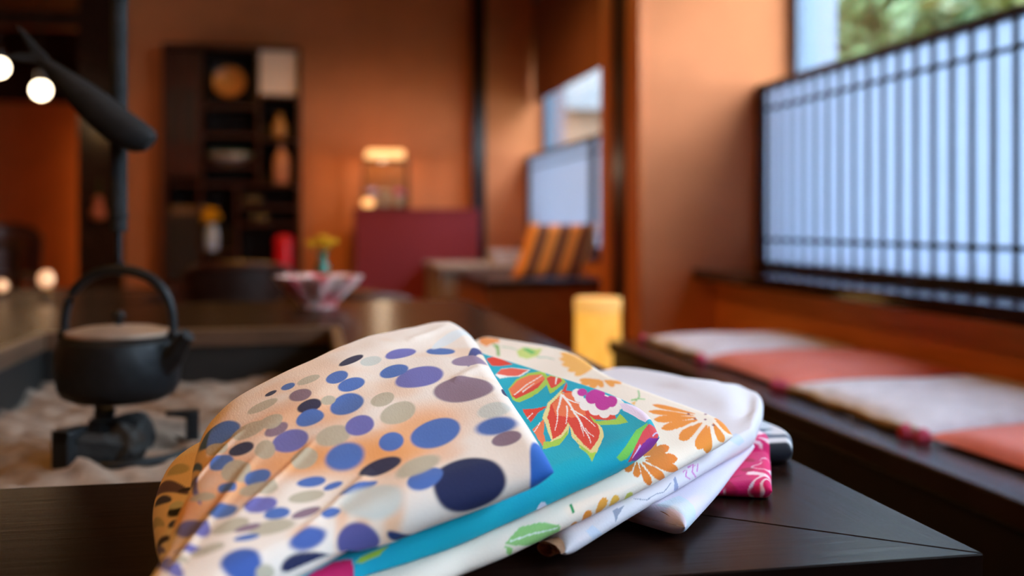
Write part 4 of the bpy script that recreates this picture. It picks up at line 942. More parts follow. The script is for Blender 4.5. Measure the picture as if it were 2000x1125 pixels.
            ([(0.0232, 1.0096), (0.0015, 0.9971), (0.0015, 0.9908), (0.0246, 1.0044)], (200, 190, 230)),
            ([(0.8338, 0.9606), (0.7715, 0.9645), (0.7252, 0.9841), (0.7217, 1.0239), (0.7874, 1.0239), (0.8492, 0.9938)], (196, 16, 92)),
            ([(0.7231, 0.9913), (0.6894, 0.9901), (0.6495, 0.99), (0.6696, 1.0015), (0.706, 1.0009)], (150, 186, 60)),
            ([(0.3294, 1.0958), (0.3347, 1.0494), (0.3273, 1.0359), (0.3165, 1.0428), (0.31, 1.0634), (0.3138, 1.0849), (0.3228, 1.0893)], (216, 214, 232)),
        ]),
    ],
    'gerbera': [
        ('p', [
            ([(0.0455, 0.8853), (0.0511, 0.861), (0.0562, 0.8373), (0.0633, 0.8143), (0.0712, 0.8021), (0.081, 0.7962), (0.0842, 0.7979), (0.0872, 0.8105), (0.0847, 0.8254), (0.0745, 0.8465), (0.0617, 0.8665), (0.048, 0.8866)], (238, 140, 38)),
            ([(0.0544, 0.8886), (0.0664, 0.8661), (0.0781, 0.8444), (0.0917, 0.8238), (0.1036, 0.8136), (0.1165, 0.8096), (0.12, 0.8118), (0.1212, 0.8241), (0.1153, 0.8378), (0.0982, 0.8562), (0.0782, 0.8731), (0.0571, 0.8903)], (238, 140, 38)),
            ([(0.0602, 0.896), (0.0758, 0.8777), (0.0913, 0.8602), (0.1095, 0.8449), (0.1256, 0.8394), (0.1431, 0.8405), (0.1479, 0.8438), (0.1494, 0.8558), (0.1412, 0.8668), (0.1183, 0.8789), (0.0916, 0.8888), (0.0639, 0.8987)], (238, 140, 38)),
            ([(0.0661, 0.9056), (0.0869, 0.8934), (0.1076, 0.8821), (0.131, 0.8735), (0.1497, 0.8727), (0.1678, 0.8774), (0.1719, 0.8812), (0.1704, 0.8917), (0.1592, 0.8993), (0.1325, 0.9048), (0.1017, 0.9071), (0.0696, 0.9089)], (238, 140, 38)),
            ([(0.0691, 0.9208), (0.0935, 0.9179), (0.1177, 0.9156), (0.1431, 0.9168), (0.1605, 0.9237), (0.174, 0.9371), (0.1753, 0.9433), (0.1674, 0.9548), (0.1535, 0.9581), (0.1291, 0.9515), (0.1018, 0.9391), (0.0714, 0.9258)], (238, 140, 38)),
            ([(0.0687, 0.9385), (0.0954, 0.9507), (0.1192, 0.962), (0.1382, 0.9746), (0.1444, 0.9871), (0.1415, 1.0026), (0.1367, 1.0077), (0.1214, 1.0116), (0.1091, 1.006), (0.0966, 0.9885), (0.0844, 0.9678), (0.0669, 0.9428)], (238, 140, 38)),
            ([(0.0666, 0.9471), (0.0894, 0.9669), (0.1077, 0.9838), (0.1208, 1.0021), (0.1218, 1.0184), (0.1108, 1.041), (0.1023, 1.0512), (0.0926, 1.0419), (0.0878, 1.0241), (0.0823, 0.9994), (0.0755, 0.9761), (0.0639, 0.9497)], (238, 140, 38)),
            ([(0.0484, 0.9463), (0.0586, 0.9687), (0.0639, 0.9882), (0.0636, 1.0078), (0.0565, 1.0213), (0.0436, 1.0332), (0.0391, 1.0332), (0.0341, 1.0213), (0.0337, 1.0073), (0.0385, 0.9878), (0.0436, 0.9684), (0.0448, 0.9462)], (238, 140, 38)),
            ([(0.0341, 0.9437), (0.0342, 0.9669), (0.0287, 0.9864), (0.0181, 1.0036), (0.0062, 1.0103), (0.0007, 1.0128), (-0.0113, 1.0273), (0.0028, 0.994), (0.0038, 0.9814), (-0.0149, 0.9393), (0.0167, 0.9536), (0.0298, 0.9411)], (238, 140, 38)),
            ([(0.0283, 0.9306), (0.0281, 0.9448), (0.0248, 0.9581), (0.0159, 0.9659), (-0.0001, 0.9562), (-0.0293, 0.923), (-0.0373, 0.9128), (0.0076, 0.9563), (0.0076, 0.95), (-0.0265, 0.9033), (0.0056, 0.9247), (0.0243, 0.9277)], (238, 140, 38)),
            ([(0.3334, 0.9399), (0.344, 0.9405), (0.3542, 0.9415), (0.364, 0.9455), (0.3695, 0.9527), (0.3718, 0.9629), (0.371, 0.9665), (0.3656, 0.9715), (0.3597, 0.9714), (0.3516, 0.9647), (0.3432, 0.9549), (0.3334, 0.9434)], (232, 124, 30)),
            ([(0.3324, 0.9487), (0.3428, 0.9595), (0.3515, 0.9693), (0.3575, 0.9793), (0.358, 0.9867), (0.3543, 0.9937), (0.3516, 0.9951), (0.3448, 0.9939), (0.3402, 0.9889), (0.337, 0.9777), (0.3347, 0.965), (0.3306, 0.9502)], (232, 124, 30)),
            ([(0.3303, 0.9591), (0.3362, 0.9786), (0.3393, 0.9968), (0.3379, 1.0165), (0.331, 1.0322), (0.3182, 1.0489), (0.3146, 1.049), (0.3138, 1.033), (0.3153, 1.017), (0.3202, 0.9969), (0.325, 0.9786), (0.3275, 0.959)], (232, 124, 30)),
            ([(0.3221, 0.9604), (0.3198, 0.9827), (0.314, 1.0041), (0.3014, 1.0296), (0.2823, 1.0555), (0.2569, 1.0865), (0.2585, 1.0735), (0.2717, 1.032), (0.2792, 1.0129), (0.2932, 0.9931), (0.3071, 0.9763), (0.3188, 0.9586)], (232, 124, 30)),
            ([(0.3119, 0.9591), (0.2985, 0.9818), (0.2809, 1.0039), (0.2561, 1.0302), (0.2321, 1.0521), (0.2141, 1.0596), (0.2174, 1.0448), (0.2282, 1.0183), (0.2409, 1.0012), (0.2645, 0.9841), (0.288, 0.9703), (0.3089, 0.9558)], (232, 124, 30)),
            ([(0.3075, 0.9522), (0.2916, 0.9715), (0.2718, 0.9886), (0.2482, 1.0035), (0.231, 1.0075), (0.2166, 1.0023), (0.2143, 0.997), (0.219, 0.9815), (0.2307, 0.9696), (0.2549, 0.9597), (0.2803, 0.9535), (0.3042, 0.9473)], (232, 124, 30)),
            ([(0.3044, 0.9403), (0.2874, 0.9501), (0.2684, 0.9588), (0.2468, 0.9633), (0.2318, 0.9602), (0.2188, 0.95), (0.2163, 0.9442), (0.219, 0.9316), (0.2287, 0.9252), (0.2518, 0.9253), (0.2775, 0.9301), (0.3021, 0.9356)], (232, 124, 30)),
            ([(0.3064, 0.9324), (0.2907, 0.9335), (0.2741, 0.9338), (0.2561, 0.9308), (0.2431, 0.9235), (0.2313, 0.9124), (0.229, 0.9079), (0.2319, 0.9005), (0.2413, 0.8991), (0.262, 0.9057), (0.2844, 0.9165), (0.3052, 0.9283)], (232, 124, 30)),
            ([(-0.0072, 0.4222), (0.0135, 0.3998), (0.0219, 0.3592), (0.0265, 0.3178), (0.0337, 0.3001), (0.0438, 0.2933), (0.0486, 0.2965), (0.0574, 0.3195), (0.0591, 0.3493), (0.0505, 0.3922), (0.036, 0.4314), (0.0076, 0.4468)], (248, 180, 84)),
            ([(0.0091, 0.4498), (0.0308, 0.4252), (0.0417, 0.3829), (0.0511, 0.3424), (0.0599, 0.3239), (0.0715, 0.3182), (0.0757, 0.3228), (0.0806, 0.3478), (0.0776, 0.3756), (0.0628, 0.4119), (0.0437, 0.444), (0.0179, 0.4646)], (248, 180, 84)),
            ([(0.0169, 0.4664), (0.0378, 0.4434), (0.0523, 0.409), (0.0674, 0.3778), (0.0798, 0.3654), (0.0933, 0.3656), (0.097, 0.3715), (0.0978, 0.3946), (0.0904, 0.4164), (0.0709, 0.4413), (0.0487, 0.4621), (0.0225, 0.4763)], (248, 180, 84)),
            ([(0.0195, 0.4779), (0.0406, 0.4642), (0.0571, 0.4422), (0.0751, 0.4241), (0.0888, 0.4201), (0.1018, 0.4262), (0.1044, 0.4322), (0.102, 0.4499), (0.0926, 0.4637), (0.0722, 0.4756), (0.0498, 0.4838), (0.0238, 0.4861)], (248, 180, 84)),
            ([(0.0197, 0.4861), (0.041, 0.4832), (0.0577, 0.4724), (0.0755, 0.4657), (0.0882, 0.4686), (0.0992, 0.479), (0.101, 0.4849), (0.0975, 0.498), (0.0881, 0.5049), (0.0689, 0.5059), (0.048, 0.5032), (0.023, 0.4938)], (248, 180, 84)),
            ([(-0.0169, 0.4295), (-0.0058, 0.4216), (0.0058, 0.4156), (0.0217, 0.4162), (0.0316, 0.4159), (0.0417, 0.4202), (0.045, 0.4249), (0.0489, 0.441), (0.0475, 0.4547), (0.0391, 0.4686), (0.0264, 0.4758), (-0.0048, 0.45)], (248, 180, 84)),
            ([(0.054, 0.5848), (0.0628, 0.566), (0.0727, 0.5471), (0.0849, 0.5304), (0.095, 0.5247), (0.105, 0.5267), (0.1073, 0.5307), (0.1066, 0.5442), (0.1008, 0.5558), (0.0867, 0.5679), (0.0714, 0.5777), (0.0561, 0.5875)], (244, 160, 60)),
            ([(0.0554, 0.5868), (0.0671, 0.5726), (0.0795, 0.5587), (0.0942, 0.5481), (0.1061, 0.5475), (0.1179, 0.5548), (0.1206, 0.5599), (0.1199, 0.5727), (0.1129, 0.581), (0.0957, 0.5858), (0.0767, 0.5879), (0.0577, 0.5904)], (244, 160, 60)),
            ([(0.056, 0.5912), (0.069, 0.5867), (0.0823, 0.5831), (0.0974, 0.5837), (0.1092, 0.5908), (0.1207, 0.6035), (0.1232, 0.609), (0.1219, 0.6182), (0.1145, 0.6206), (0.0966, 0.6145), (0.077, 0.6049), (0.0578, 0.5955)], (244, 160, 60)),
            ([(0.0539, 0.5941), (0.0634, 0.5968), (0.0729, 0.6001), (0.0823, 0.606), (0.0875, 0.6138), (0.0907, 0.6242), (0.0904, 0.6277), (0.0859, 0.6317), (0.0799, 0.6301), (0.0704, 0.6208), (0.0616, 0.6092), (0.0535, 0.5972)], (244, 160, 60)),
            ([(0.0517, 0.5997), (0.0579, 0.6168), (0.0645, 0.6333), (0.0688, 0.6475), (0.0662, 0.6527), (0.0578, 0.6522), (0.0532, 0.6495), (0.0435, 0.6393), (0.0389, 0.6295), (0.0398, 0.6179), (0.0438, 0.6077), (0.0484, 0.5975)], (244, 160, 60)),
            ([(0.0485, 0.6002), (0.0469, 0.618), (0.0456, 0.6348), (0.0431, 0.6496), (0.0387, 0.656), (0.0304, 0.656), (0.0263, 0.6527), (0.0188, 0.6399), (0.02, 0.6307), (0.0301, 0.6219), (0.0388, 0.611), (0.0467, 0.5985)], (244, 160, 60)),
            ([(0.04, 0.0154), (0.0322, 0.0807), (0.0572, 0.1015), (0.0874, 0.0895), (0.1092, 0.0905), (0.0918, 0.055)], (244, 150, 70)),
            ([(0.0982, 0.1881), (0.0644, 0.1878), (0.058, 0.2249), (0.0468, 0.2355), (0.0959, 0.2542), (0.1281, 0.2437), (0.1257, 0.216)], (206, 216, 120)),
            ([(0.0766, 0.1925), (0.0634, 0.199), (0.0779, 0.238), (0.0942, 0.2345)], (110, 190, 100)),
            ([(0.093, 0.1306), (0.0876, 0.1595), (0.09, 0.1817), (0.0857, 0.1792), (0.0824, 0.1562), (0.0867, 0.1265)], (170, 200, 160)),
            ([(0.1069, 0.2585), (0.0925, 0.2797), (0.0891, 0.3132), (0.0854, 0.3094), (0.0879, 0.2762), (0.1015, 0.2545)], (150, 190, 160)),
            ([(0.0815, 0.0895), (0.0809, 0.1139), (0.1488, 0.1689), (0.1493, 0.1587), (0.1111, 0.1275)], (140, 180, 90)),
            ([(0.0397, 0.7199), (0.0672, 0.7449), (0.0945, 0.755), (0.096, 0.7592), (0.0662, 0.7482), (0.0349, 0.7208)], (130, 190, 110)),
            ([(0.1041, 0.7495), (0.083, 0.7553), (0.0717, 0.769), (0.0683, 0.7666), (0.0776, 0.7509), (0.0977, 0.7432)], (150, 205, 120)),
            ([(0.1136, 0.7564), (0.0953, 0.7571), (0.1151, 0.7687)], (244, 190, 110)),
            ([(0.5075, 1.1104), (0.5156, 1.0631), (0.5073, 1.0662), (0.5018, 1.0662), (0.4855, 1.1141), (0.4959, 1.0726), (0.5005, 1.0581), (0.5076, 1.0429), (0.5119, 1.0403), (0.5157, 1.0461), (0.5162, 1.0626), (0.5136, 1.0898)], (226, 150, 60)),
            ([(0.4776, 1.1197), (0.4723, 1.1072), (0.4683, 1.0911), (0.4682, 1.0642), (0.4707, 1.0433), (0.4735, 1.0292), (0.4754, 1.0251), (0.4814, 1.0201), (0.4866, 1.021), (0.4916, 1.0306), (0.4934, 1.0472), (0.4843, 1.0995)], (238, 140, 38)),
            ([(0.4491, 1.1046), (0.4483, 1.069), (0.4432, 1.0481), (0.4366, 1.0338), (0.4343, 1.0229), (0.4351, 1.0117), (0.4369, 1.0084), (0.4441, 1.0055), (0.4509, 1.008), (0.4583, 1.0191), (0.4627, 1.036), (0.4568, 1.083)], (236, 160, 60)),
            ([(0.4273, 1.0528), (0.4197, 1.0513), (0.4122, 1.0497), (0.4066, 1.0431), (0.4057, 1.0343), (0.4072, 1.024), (0.4088, 1.0205), (0.4143, 1.0158), (0.4192, 1.0158), (0.4246, 1.0219), (0.4283, 1.0317), (0.4302, 1.0454)], (240, 180, 70)),
            ([(0.3776, 1.1145), (0.37, 1.1098), (0.3618, 1.1067), (0.3606, 1.0848), (0.3655, 1.0586), (0.3706, 1.0383), (0.3728, 1.0339), (0.3791, 1.0286), (0.3846, 1.0289), (0.39, 1.0369), (0.3913, 1.0549), (0.3836, 1.0988)], (214, 206, 90)),
            ([(0.5146, 0.979), (0.5136, 0.9942), (0.5138, 1.0083), (0.5092, 1.0096), (0.5088, 0.9947), (0.5094, 0.9788)], (40, 150, 90)),
            ([(0.6526, 1.0053), (0.6169, 0.9794), (0.579, 0.9904), (0.5443, 1.0241), (0.5404, 1.0601), (0.5626, 1.0947), (0.6083, 1.0464)], (150, 200, 120)),
            ([(0.6424, 1.0068), (0.5984, 1.0142), (0.5467, 1.0359), (0.5474, 1.0312), (0.5986, 1.0103), (0.6426, 1.0024)], (240, 240, 236)),
            ([(0.6531, 1.0088), (0.6395, 1.0264), (0.6398, 1.0662), (0.6492, 1.0369)], (150, 200, 110)),
            ([(0.6231, 1.1004), (0.5986, 1.0966), (0.616, 1.0662)], (150, 200, 120)),
            ([(0.667, 1.0694), (0.6415, 1.1086), (0.6579, 1.0662)], (50, 150, 90)),
        ]),
        ('e', [
            (-0.019, 0.9011, -0.0134, -0.0092, 0.0129, 0.0114, (140, 70, 96), 0.3, 1.0),
            (-0.0023, 0.9297, -0.0132, -0.0099, 0.0088, 0.0104, (140, 70, 96), 0.3, 1.0),
            (0.0508, 0.9541, -0.0035, 0.0025, 0.002, 0.0028, (140, 70, 96), 0.3, 1.0),
            (0.0512, 0.9189, -0.0027, 0.0022, 0.0029, 0.0024, (140, 70, 96), 0.3, 1.0),
            (0.0687, 0.9001, -0.0025, 0.002, 0.0031, 0.0022, (140, 70, 96), 0.3, 1.0),
            (0.0602, 0.8761, -0.0024, 0.0019, 0.0033, 0.0021, (140, 70, 96), 0.3, 1.0),
            (0.0254, 0.9003, -0.0046, 0.0006, 0.006, 0.0041, (140, 70, 96), 0.3, 1.0),
            (0.0145, 0.9079, 0.0, 0.0038, 0.0, 0.0, (140, 70, 96), 0.3, 1.0),
            (0.0092, 0.938, 0.0, 0.0019, 0.0, 0.0, (140, 70, 96), 0.3, 1.0),
            (-0.0182, 0.9018, -0.0133, -0.0092, 0.0128, 0.0114, (140, 70, 96), 0.3, 1.0),
            (0.0, 0.9316, -0.0129, -0.0095, 0.0086, 0.0102, (140, 70, 96), 0.3, 1.0),
            (0.0519, 0.9535, -0.0035, 0.0025, 0.002, 0.0028, (140, 70, 96), 0.3, 1.0),
            (0.0514, 0.9186, -0.0026, 0.0021, 0.0029, 0.0024, (140, 70, 96), 0.3, 1.0),
            (0.0685, 0.8997, -0.0025, 0.002, 0.0031, 0.0022, (140, 70, 96), 0.3, 1.0),
            (0.0594, 0.8759, -0.0024, 0.0019, 0.0033, 0.0021, (140, 70, 96), 0.3, 1.0),
            (0.0247, 0.9002, -0.0046, 0.0005, 0.0062, 0.0042, (140, 70, 96), 0.3, 1.0),
        ]),
    ],
    'white': [
        ('p', [
            ([(0.2109, 0.9562), (0.1466, 0.9206), (0.0827, 1.0147), (0.1265, 1.023)], (206, 212, 230)),
            ([(0.9277, 0.9979), (0.901, 0.9955), (0.8607, 1.0855), (0.9014, 1.0719)], (206, 212, 230)),
            ([(0.7356, 0.9904), (0.6885, 1.02), (0.6439, 1.0173), (0.6091, 1.0297), (0.5664, 1.0089), (0.5687, 1.0052), (0.6113, 1.0239), (0.6446, 1.0129), (0.6884, 1.0157), (0.7335, 0.9875)], (150, 150, 170)),
            ([(0.5524, 0.999), (0.5371, 0.9925), (0.5365, 1.023), (0.5207, 1.1047), (0.556, 1.0514)], (150, 156, 190)),
            ([(0.8274, 0.9894), (0.782, 0.9962), (0.8148, 1.0173), (0.8266, 1.039)], (150, 152, 172)),
            ([(0.4955, 0.9973), (0.4793, 0.9943), (0.4934, 1.0158), (0.4656, 1.0459), (0.4618, 1.0407), (0.4851, 1.0169), (0.4705, 0.9939), (0.4961, 0.9899)], (214, 130, 200)),
            ([(0.4658, 0.9929), (0.4357, 0.9869), (0.4542, 1.0113), (0.4308, 1.0561), (0.4235, 1.0551), (0.4453, 1.0134), (0.4272, 0.9836), (0.4674, 0.9853)], (214, 130, 200)),
            ([(0.435, 0.9957), (0.4103, 0.9911), (0.4281, 1.0213), (0.4197, 1.0261), (0.4022, 0.9903), (0.4361, 0.9893)], (214, 140, 204)),
        ]),
    ],
    'lavender': [
        ('p', [
            ([(0.9724, 0.8519), (0.8502, 0.9044), (0.867, 1.0144), (0.8982, 1.1011), (0.9921, 1.1317), (0.9959, 1.1815), (0.9725, 0.9829)], (206, 216, 230)),
        ]),
    ],
}
# outlines of the folded robes: (x, y, height of the middle, thickness) in metres from the table top
PADS = {
    'grey': {
        'back': [(0.4516, 0.9709, 0.012, 0.018), (0.3015, 1.0107, 0.012, 0.016)],
        'front': [(0.4255, 0.8537, 0.013, 0.02), (0.2921, 0.8597, 0.012, 0.016)],
        'right': [(0.4516, 0.9709, 0.012, 0.018), (0.4498, 0.9101, 0.012, 0.02), (0.4255, 0.8537, 0.013, 0.02)],
        'left': [(0.3015, 1.0107, 0.012, 0.016), (0.2921, 0.8597, 0.012, 0.016)],
        'ns': 80,
        'nt': 60,
        'round': 0.1,
    },
    'pink': {
        'back': [(0.4155, 0.9271, 0.009, 0.018), (0.2565, 0.9891, 0.005, 0.01)],
        'front': [(0.3577, 0.7526, 0.008, 0.016), (0.3182, 0.7689, 0.005, 0.01), (0.2335, 0.7693, 0.003, 0.005)],
        'right': [(0.4155, 0.9271, 0.009, 0.018), (0.4149, 0.8847, 0.009, 0.018), (0.3577, 0.7526, 0.008, 0.016)],
        'left': [(0.2565, 0.9891, 0.005, 0.01), (0.2335, 0.7693, 0.003, 0.005)],
        'ns': 110,
        'nt': 100,
        'round': 0.06,
    },
    'lavender': {
        'back': [(0.4016, 1.0012, 0.02, 0.012), (0.2487, 0.9498, 0.012, 0.01), (0.1862, 0.8398, 0.008, 0.008)],
        'front': [(0.3843, 0.8431, 0.023, 0.01), (0.3439, 0.79, 0.018, 0.014), (0.3056, 0.7365, 0.014, 0.018), (0.252, 0.6646, 0.0115, 0.022)],
        'right': [(0.4016, 1.0012, 0.02, 0.012), (0.4027, 0.9296, 0.022, 0.011), (0.3843, 0.8431, 0.023, 0.01)],
        'left': [(0.1862, 0.8398, 0.008, 0.008), (0.208, 0.7438, 0.008, 0.012), (0.252, 0.6646, 0.0115, 0.022)],
        'ns': 140,
        'nt': 120,
        'round': 0.1,
    },
    'white': {
        'back': [(0.4661, 1.0598, 0.034, 0.02), (0.4138, 1.028, 0.042, 0.02), (0.3753, 1.0813, 0.046, 0.022), (0.3323, 1.115, 0.048, 0.022), (0.223, 1.0262, 0.04, 0.018), (0.1155, 0.8946, 0.02, 0.012)],
        'front': [(0.3746, 0.8219, 0.035, 0.016), (0.3156, 0.7627, 0.031, 0.016), (0.2628, 0.7121, 0.027, 0.017), (0.2074, 0.6657, 0.02, 0.017), (0.1785, 0.6454, 0.014, 0.017), (0.1597, 0.6338, 0.0095, 0.018)],
        'right': [(0.4661, 1.0598, 0.034, 0.02), (0.463, 1.0058, 0.037, 0.022), (0.4237, 0.9112, 0.037, 0.02), (0.3746, 0.8219, 0.035, 0.016)],
        'left': [(0.1155, 0.8946, 0.02, 0.012), (0.1276, 0.7495, 0.01, 0.012), (0.1597, 0.6338, 0.0095, 0.018)],
        'ns': 260,
        'nt': 160,
        'round': 0.06,
        'creases': [(0.02, 0.0, 0.1, 0.75, -0.006, 0.05), (0.1, 0.05, 0.3, 0.35, 0.003, 0.04)],
        'ripples': [(21, 9, 0.8, 0.0008), (9, -15, 2.0, 0.0006)],
    },
    'gerbera': {
        'back': [(0.1805, 1.0843, 0.092, 0.02), (0.0859, 0.9514, 0.07, 0.02), (-0.002, 0.8158, 0.05, 0.016), (-0.0508, 0.7235, 0.03, 0.012)],
        'front': [(0.3288, 0.7613, 0.051, 0.015), (0.2717, 0.7146, 0.044, 0.016), (0.2232, 0.675, 0.038, 0.017), (0.1599, 0.6399, 0.026, 0.017), (0.1196, 0.622, 0.017, 0.017), (0.0854, 0.6058, 0.012, 0.017), (0.0144, 0.5374, 0.01, 0.016)],
        'right': [(0.1805, 1.0843, 0.092, 0.02), (0.2314, 1.035, 0.088, 0.02), (0.2611, 1.0021, 0.082, 0.02), (0.2722, 0.8972, 0.074, 0.018), (0.2957, 0.8386, 0.066, 0.018), (0.3279, 0.7925, 0.056, 0.016), (0.3288, 0.7613, 0.051, 0.015)],
        'left': [(-0.0508, 0.7235, 0.03, 0.012), (-0.0309, 0.6177, 0.016, 0.014), (0.0144, 0.5374, 0.01, 0.016)],
        'ns': 400,
        'nt': 300,
        'warp': 1.5,
        'round': 0.05,
        'round_s': 0.04,
        'ripples': [(19, 7, 0.3, 0.0005), (9, -17, 1.0, 0.0005), (37, 21, 2.0, 0.0002)],
    },
    'teal': {
        'back': [(0.1447, 0.9907, 0.1, 0.018), (0.0371, 0.8591, 0.08, 0.016), (-0.0469, 0.7432, 0.04, 0.012)],
        'front': [(0.2457, 0.699, 0.066, 0.017), (0.2141, 0.6754, 0.057, 0.021), (0.1586, 0.6482, 0.045, 0.024), (0.1107, 0.6263, 0.034, 0.025), (0.057, 0.5963, 0.026, 0.025), (0.0237, 0.5741, 0.021, 0.025), (-0.0346, 0.4961, 0.017, 0.024)],
        'right': [(0.1447, 0.9907, 0.1, 0.018), (0.1529, 0.891, 0.098, 0.018), (0.19, 0.8459, 0.09, 0.018), (0.2115, 0.8051, 0.085, 0.018), (0.2379, 0.7742, 0.077, 0.018), (0.249, 0.7386, 0.072, 0.018), (0.2457, 0.699, 0.066, 0.017)],
        'left': [(-0.0469, 0.7432, 0.04, 0.012), (-0.0544, 0.6019, 0.025, 0.014), (-0.0346, 0.4961, 0.017, 0.024)],
        'ns': 400,
        'nt': 300,
        'warp': 1.5,
        'round': 0.05,
        'round_s': 0.03,
        'ripples': [(15, 9, 0.8, 0.0005), (7, -19, 2.0, 0.0005), (43, 15, 1.0, 0.0002)],
    },
    'dots_under': {
        'back': [(0.1056, 0.9475, 0.095, 0.016), (-0.0118, 0.8178, 0.075, 0.02), (-0.0788, 0.7772, 0.05, 0.03), (-0.1022, 0.76, 0.036, 0.03)],
        'front': [(0.0945, 0.6337, 0.058, 0.012), (-0.0307, 0.5157, 0.036, 0.016), (-0.1012, 0.4685, 0.025, 0.02)],
        'right': [(0.1056, 0.9475, 0.095, 0.016), (0.0945, 0.6337, 0.058, 0.012)],
        'left': [(-0.1022, 0.76, 0.036, 0.03), (-0.101, 0.7055, 0.03, 0.03), (-0.092, 0.651, 0.026, 0.03), (-0.0825, 0.6013, 0.022, 0.028), (-0.1012, 0.4685, 0.025, 0.02)],
        'ns': 200,
        'nt': 160,
        'round': 0.07,
        'round_s': 0.06,
    },
    'dots': {
        'back': [(0.1444, 0.9955, 0.112, 0.02), (0.1306, 0.9983, 0.113, 0.022), (0.0693, 0.9153, 0.112, 0.026), (0.0269, 0.8543, 0.107, 0.03), (-0.0173, 0.8, 0.093, 0.032), (-0.0532, 0.7723, 0.078, 0.032), (-0.0756, 0.7388, 0.062, 0.03)],
        'front': [(0.147, 0.6114, 0.067, 0.02), (0.1058, 0.5987, 0.058, 0.024), (0.0522, 0.5761, 0.05, 0.026), (0.0039, 0.5447, 0.041, 0.027), (-0.0835, 0.4548, 0.034, 0.026)],
        'right': [(0.1444, 0.9955, 0.112, 0.02), (0.1482, 0.9332, 0.11, 0.02), (0.1414, 0.8, 0.101, 0.02), (0.1417, 0.7028, 0.087, 0.02), (0.1449, 0.6638, 0.077, 0.021), (0.147, 0.6114, 0.067, 0.02)],
        'left': [(-0.0756, 0.7388, 0.062, 0.03), (-0.0745, 0.6901, 0.056, 0.03), (-0.0723, 0.6424, 0.049, 0.028), (-0.0761, 0.6003, 0.042, 0.026), (-0.0764, 0.5567, 0.038, 0.026), (-0.0835, 0.4548, 0.034, 0.026)],
        'ns': 480,
        'nt': 400,
        'round': 0.05,
        'round_s': 0.05,
        'bulge': 0.006,
        'creases': [(0.78, 0.5, 0.93, 0.88, 0.002, 0.022), (0.6, 0.62, 0.8, 0.8, 0.0016, 0.02), (0.42, 0.86, 0.62, 0.97, 0.0018, 0.018), (0.05, 0.1, 0.3, 0.22, 0.0012, 0.03), (0.02, 0.55, 0.16, 0.62, 0.0014, 0.02), (0.85, 0.3, 0.98, 0.42, 0.0015, 0.02)],
        'ripples': [(17, 9, 0, 0.0005), (8, -15, 1.3, 0.0006), (3, 31, 0.4, 0.0003), (41, 12, 2.0, 0.00022)],
    },
}
# ------------------------------------------------------------------ stack of folded printed robes on the table corner
def spline(P, n):
    """smooth curve through the points P, n samples evenly by chord length"""
    P = np.array(P, float); d = np.r_[0, np.cumsum(np.linalg.norm(np.diff(P[:, :2], axis=0), axis=1) + 1e-6)]; d /= d[-1]
    return d, P
def curve(P, t):
    d, P = spline(P, 0); t = np.clip(t, 0, 1); m = len(P)
    if m == 2: return P[0] + (P[1] - P[0]) * t[..., None]
    T_ = np.zeros_like(P)
    T_[1:-1] = (P[2:] - P[:-2]) / (d[2:] - d[:-2])[:, None]; T_[0] = (P[1] - P[0]) / (d[1] - d[0]); T_[-1] = (P[-1] - P[-2]) / (d[-1] - d[-2])
    i = np.clip(np.searchsorted(d, t, side='right') - 1, 0, m - 2); h = (d[i + 1] - d[i])[..., None]; x = ((t - d[i])[..., None]) / h
    return (2 * x**3 - 3 * x**2 + 1) * P[i] + (x**3 - 2 * x**2 + x) * h * T_[i] + (-2 * x**3 + 3 * x**2) * P[i + 1] + (x**3 - x**2) * h * T_[i + 1]
def coons(pd, s, t):
    bk, fr, rt, lf = pd['back'], pd['front'], pd['right'], pd['left']
    a = curve(bk, s); b = curve(fr, s); c = curve(rt, t); e = curve(lf, t); S = s[..., None]; T_ = t[..., None]
    P00, P10, P01, P11 = (np.array(k, float) for k in (bk[0], bk[-1], fr[0], fr[-1]))
    return (1 - T_) * a + T_ * b + (1 - S) * c + S * e - ((1 - S) * (1 - T_) * P00 + S * (1 - T_) * P10 + (1 - S) * T_ * P01 + S * T_ * P11)
HG = {'x0': -.6, 'y0': .2, 'd': .003, 'H': np.zeros((400, 400))}
def height_at(X, Y):
    fx = np.clip((X - HG['x0']) / HG['d'], 0, 398.99); fy = np.clip((Y - HG['y0']) / HG['d'], 0, 398.99)
    i = fx.astype(int); j = fy.astype(int); u = fx - i; v = fy - j; H = HG['H']
    return (H[j, i] * (1 - u) + H[j, i + 1] * u) * (1 - v) + (H[j + 1, i] * (1 - u) + H[j + 1, i + 1] * u) * v
